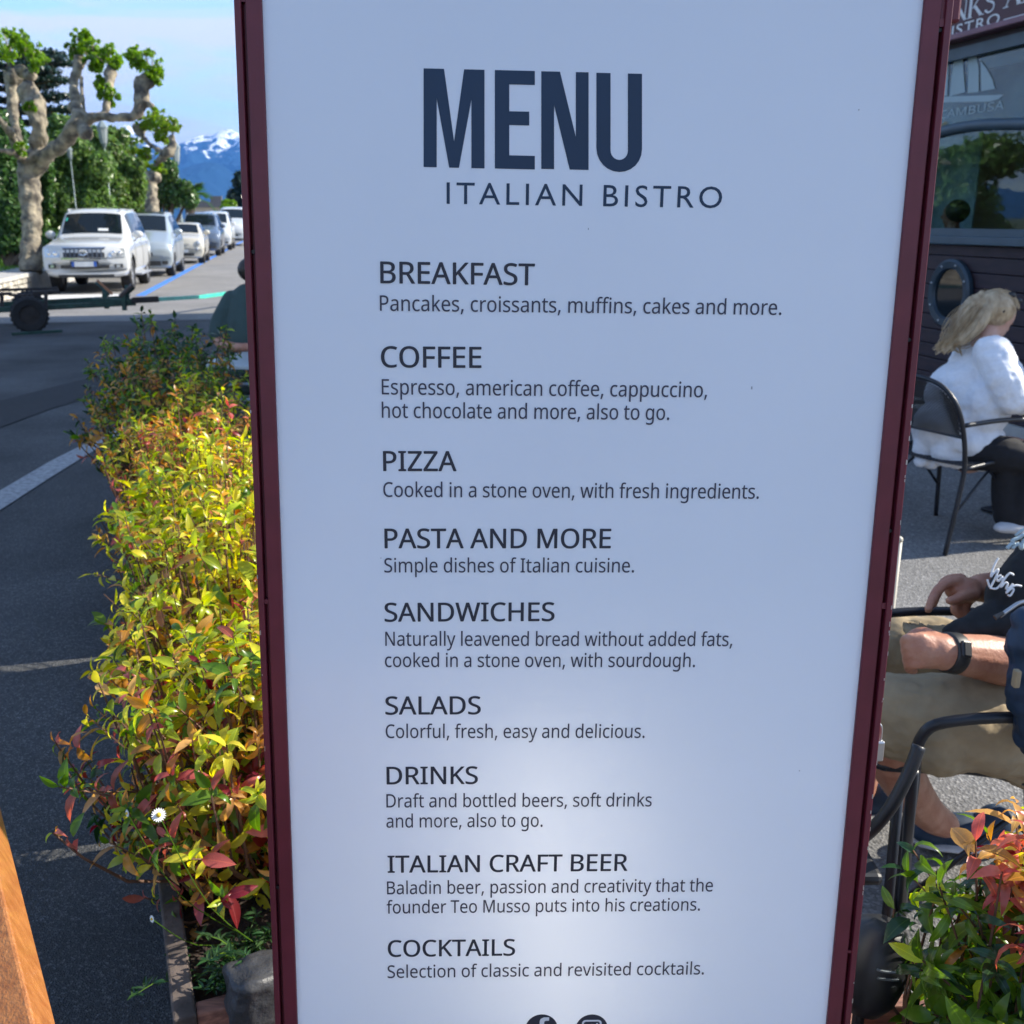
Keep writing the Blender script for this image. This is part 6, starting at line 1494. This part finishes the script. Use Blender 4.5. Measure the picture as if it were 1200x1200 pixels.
# white print on the sleeve: pen strokes laid over the cloth
def stroke(b, pts, t, r=.0023): b.tube(smooth_path([Q(x, y, t) for (x, y) in pts], 5), r, 5)
b = MB(); ts = 2.158
stroke(b, [(1170, 654), (1167, 659), (1163, 668), (1161, 676), (1164, 672), (1170, 667), (1167, 676), (1163, 684), (1160, 688), (1157, 679)], ts)
stroke(b, [(1173, 674), (1168, 677), (1170, 681), (1175, 676), (1174, 683), (1171, 687), (1167, 690), (1160, 689)], ts - .005)
stroke(b, [(1188, 674), (1183, 672), (1176, 680), (1173, 688), (1178, 683), (1181, 684), (1179, 690), (1184, 688), (1187, 684)], ts - .008)
stroke(b, [(1197, 687), (1190, 686), (1183, 690), (1179, 695), (1185, 690), (1188, 691), (1184, 698), (1181, 697)], ts - .012)
b.build('sleeve_print', M['white_flat'], mn, smooth=True)
b = MB(); ts = 2.13
stroke(b, [(1180, 643), (1186, 637), (1191, 640), (1186, 634), (1194, 630), (1200, 626)], ts, .004); stroke(b, [(1186, 643), (1193, 637), (1197, 643), (1199, 634), (1206, 630)], ts, .004)
stroke(b, [(1190, 628), (1197, 622), (1204, 618)], ts + .02, .003)
b.build('chest_print', M['etched'], mn, smooth=True)
# the man's chair, the empty chair by the menu, small fittings
a0 = P(1092, 822, 2.08); ac = R(176); f2 = Vector((math.cos(ac), math.sin(ac), 0)); l2 = Vector((-math.sin(ac), math.cos(ac), 0)); cr_ = a0 - f2 * .215 - l2 * .29
armchair((cr_.x, cr_.y, .006), ac, M['black_metal'], 'black metal armchair the man in khaki shorts sits on', name='garden_chair', sw=.14)
ec = thing('garden_chair', (.62, 1.75, .006), 'empty black tubular chair standing close behind the right edge of the menu', 'chair')
b = MB(); b.tube(smooth_path([P(1077, 874, 1.72), P(1064, 908, 1.72), P(1042, 948, 1.73), P(1015, 978, 1.76), P(985, 992, 1.85), P(950, 990, 2.0)], 5), .0115, 10); b.build('back_frame', M['black_metal'], ec, smooth=True)
for (x0, y0_, x1, y1_) in ((1052, 936, 1036, 1110), (1070, 905, 1064, 980)):
    b = MB(); p0 = P(x0, y0_, 1.76); p1 = P(x1, y1_, 1.95); d_ = (p1 - p0); p2 = p0 + d_ * (p0.z / -d_.z) * .995; b.tube([p0, p1, p2], .010, 8); b.build('leg', M['black_metal'], ec, smooth=True)
b = MB(); p0 = P(960, 1000, 2.0); p2 = Vector((p0.x, p0.y, .01)); b.tube([p0, p2], .010, 8); b.build('leg', M['black_metal'], ec, smooth=True)
b = MB(); b.box(Vector((.50, 1.86, .45)), (.20, .20, .012)); b.build('seat', M['blackpl'], ec, bevel=.01)
# slotted black spotlight at the foot of the menu
sp0 = P(1022, 1128, 1.45); sl = thing('spotlight', (sp0.x, sp0.y, .006), 'black plastic garden spotlight with cooling slots beside the foot of the menu', 'spotlight')
b = MB(); ax_ = (Vector((.25, .15, 1))).normalized(); hh = sp0
n_ = 28; prof = [(-.072, .012), (-.068, .030), (-.045, .044), (-.01, .051), (.03, .046), (.055, .034), (.066, .016)]
u_ = ax_.orthogonal().normalized(); w_ = ax_.cross(u_)
b.add([hh + ax_ * zz + (u_ * math.cos(6.2832 * q / n_) + w_ * math.sin(6.2832 * q / n_)) * rr0 for (zz, rr0) in prof for q in range(n_)], [(a * n_ + q, a * n_ + (q + 1) % n_, (a + 1) * n_ + (q + 1) % n_, (a + 1) * n_ + q) for a in range(6) for q in range(n_)] + [tuple(range(n_)), tuple(6 * n_ + q for q in range(n_))])
b.build('lamp_head', M['blackpl'], sl, smooth=True)
for k in range(5):
    b = MB(); pts = []
    for q in range(7):
        e = -.35 + .7 * q / 6 * (1 - .10 * k); zz = .024 - .0115 * k + .006 * e; r_ = .0505 - .0009 * k * k * .5
        dv_ = (C0 - hh); dv_.z = 0; dv_.normalize(); sd2 = dv_.cross(UZ); pts.append(hh + ax_ * zz + (dv_ * math.cos(e - .40) + sd2 * math.sin(e - .40)) * r_)
    b.tube(pts, .0018, 5); b.build('slot_rib', M['grey_metal'], sl)
b = MB(); b.tube([hh - ax_ * .06, Vector((hh.x - .01, hh.y, .012))], .009, 8); b.tube([Vector((hh.x - .01, hh.y, .0)), Vector((hh.x - .01, hh.y, .015))], .05, 16); b.build('stand', M['blackpl'], sl)
# navy bag hanging over the chair back at the right edge
bc = P(1222, 800, 2.02); bg_ = thing('bag', bc, 'navy blue bag with a silver zip hanging at the right edge beside the man', 'bag')
b = MB(); b.ell(P(1222, 760, 2.03), (.075, .055, .07)); b.ell(P(1220, 800, 2.03), (.066, .055, .10)); b.ell(P(1224, 845, 2.05), (.062, .05, .085)); b.ell(P(1212, 730, 2.03), (.045, .04, .035))
displace(b.build('bag_body', M['navy'], bg_, remesh=.006, smoothit=3), .02, .04)
b = MB(); b.tube(smooth_path([P(1172, 722, 1.96), P(1183, 714, 1.96), P(1196, 706, 1.96), P(1212, 704, 1.96)], 4), .0042, 6); b.build('zip', M['steel'], bg_, smooth=True)
b = MB(); b.tube([P(1166, 724, 1.955), P(1176, 718, 1.955)], [.0055, .0035], 6); b.build('zip_pull', M['blackpl'], bg_)
b = MB(); b.box(P(1191, 795, 1.985), (.006, .008, .018)); b.build('buckle', M['khaki'], bg_, bevel=.003)
# cream table pedestal glimpsed between the menu and the man's knees
tp = P(1046.5, 700, 3.05); pp_ = thing('post', (tp.x, tp.y, .006), 'slim cream metal post just behind the right edge of the menu', 'post')
b = MB(); b.tube([(tp.x, tp.y, .006), (tp.x, tp.y, .74)], .009, 10); b.ell((tp.x, tp.y, .745), .011, None, 10, 6); b.build('pole', M['cream_rail'], pp_, smooth=True)
b = MB(); b.tube([(tp.x, tp.y, .006), (tp.x, tp.y, .03)], .14, 20); b.build('base', M['cap'], pp_, bevel=.004)

# --- left: man in grey-green t-shirt at a table beyond the planters
T2 = 8.5
g0 = P(292, 440, T2); lm = thing('person', (g0.x, g0.y, 0), 'seated man in a grey green T-shirt, half hidden by the menu frame', 'person')
lh = P(297, 321, T2); lf = Vector((.75, .6, -.2)).normalized(); b = MB(); head(b, lh, .112, lf)
chain(b, [lh - UZ * .08, P(296, 345, T2)], [.06, .06]); chain(b, [P(292, 350, T2), P(291, 380, T2), P(290, 415, T2), P(290, 440, T2)], [.13, .16, .15, .15])
chain(b, [P(268, 356, T2), P(257, 385, T2 - .05), P(257, 401, T2 - .1), P(275, 407, T2 - .25), P(296, 406, T2 - .3)], [.062, .052, .045, .04, .03]); chain(b, [P(318, 356, T2), P(322, 395, T2 - .1), P(305, 405, T2 - .3)], [.06, .05, .035])
lhd = P(299, 406, T2 - .3); b.ell(lhd, (.045, .03, .02))
for k in range(4): chain(b, [lhd + Vector((.03, -.02 + .018 * k, 0)), lhd + Vector((.08, -.02 + .019 * k, -.01))], [.009, .007], 3, 6)
chain(b, [lhd + Vector((0, -.03, 0)), lhd + Vector((.04, -.05, 0))], [.011, .009], 3, 6)
chain(b, [P(290, 440, T2), P(310, 440, T2 + .35), P(318, 470, T2 + .4)], [.1, .08, .05]); chain(b, [P(275, 440, T2), P(300, 442, T2 + .4), P(300, 478, T2 + .5)], [.1, .08, .05])
b.build('body', M['skin'], lm, remesh=.014, smoothit=2); eyes(lh, .112, lf, lm)
b = MB(); b.ell(lh + UZ * .03 - lf * .025, (.108, .108, .10)); b.build('hair', M['hair_dark'], lm, remesh=.012)
b = MB(); chain(b, [P(292, 354, T2), P(292, 380, T2), P(290, 415, T2), P(290, 438, T2)], [.155, .19, .18, .18], 5, 16); chain(b, [P(272, 352, T2), P(258, 378, T2 - .03), P(256, 392, T2 - .06)], [.085, .08, .078]); chain(b, [P(314, 352, T2), P(322, 378, T2 - .03)], [.09, .08])
b.ell(P(282, 348, T2), (.12, .1, .06)); b.build('t_shirt', M['greytee'], lm, remesh=.012, smoothit=3)
b = MB(); chain(b, [P(290, 440, T2), P(310, 440, T2 + .35), P(312, 470, T2 + .4)], [.13, .1, .08]); b.build('trousers', M['blacktr'], lm, remesh=.014)
tp = P(300, 424, 7.7); table((tp.x + .05, tp.y + .1, .0), .40, .40, tp.z + .01, M['whitetop'], 'pale greenish cafe table in front of the man in the grey green T-shirt', R(-18))
for (px_, py_, t_, rz_, lab) in ((300, 560, 4.35, 205, 'grey metal armchair behind the shrubs, nearer one beside the left edge of the menu'), (303, 520, 6.0, 200, 'second grey metal armchair further back beside the left edge of the menu')):
    p = P(px_, py_, t_); armchair((p.x - .13, p.y, 0.006), R(rz_), M['grey_metal'], lab, 'grey armchairs left of the menu')
sx_, sy_ = P(291, 440, T2).x, P(291, 440, T2).y; so_ = thing('stool', (sx_, sy_, 0), 'round metal stool under the man in the grey green T-shirt', 'stool')
b = MB(); b.tube([(sx_, sy_, .40), (sx_, sy_, .43)], .18, 20); b.build('seat', M['black_metal'], so_)
for k in range(3): b = MB(); b.tube([(sx_, sy_, .40), (sx_ + .2 * math.cos(k * 2.09), sy_ + .2 * math.sin(k * 2.09), 0)], .012, 6); b.build('leg', M['black_metal'], so_)
# --- diner behind the cafe window
si, zi = fhit(1118, 252, -.6); ip = fpt(si, 0, -.6); im = thing('person', ip, 'dark haired diner in a light blue shirt seen through the cafe window', 'person')
ihc = fpt(si, zi, -.6); b = MB(); ff = (-SN * .5 + SD * .85); head(b, ihc, .108, ff); chain(b, [ihc - UZ * .08, ihc - UZ * .2, ihc - UZ * .5, ihc - UZ * .8], [.055, .07, .14, .14]); b.build('body', M['skin'], im, remesh=.012, smoothit=2)
b = MB(); b.ell(ihc + UZ * .035 - ff * .03, (.112, .112, .105)); b.build('hair', M['hair_dark'], im, remesh=.01)
M['ltshirt'] = mat('light_blue_cotton', (.35, .48, .58), .9, .1, 10)
b = MB(); chain(b, [ihc - UZ * .22, ihc - UZ * .35, ihc - UZ * .8], [.12, .19, .18]); b.build('shirt', M['ltshirt'], im, remesh=.012, smoothit=2)

# ------------------------------------------------------------------ air
m = bpy.data.materials.new('air'); m.use_nodes = True; t_ = m.node_tree
for n_ in list(t_.nodes):
    if n_.type != 'OUTPUT_MATERIAL': t_.nodes.remove(n_)
pv = t_.nodes.new('ShaderNodeVolumePrincipled'); pv.inputs['Density'].default_value = 0.000068; pv.inputs['Color'].default_value = (0.12, 0.38, 1.0, 1); pv.inputs['Anisotropy'].default_value = 0.0
t_.links.new(pv.outputs[0], [n for n in t_.nodes if n.type == 'OUTPUT_MATERIAL'][0].inputs['Volume'])
b = MB(); b.box((0, 5000, 700), (9500, 9500, 702)); o = b.build('haze', m); tag(o, 'thin blue air over the valley', 'haze', kind='stuff')
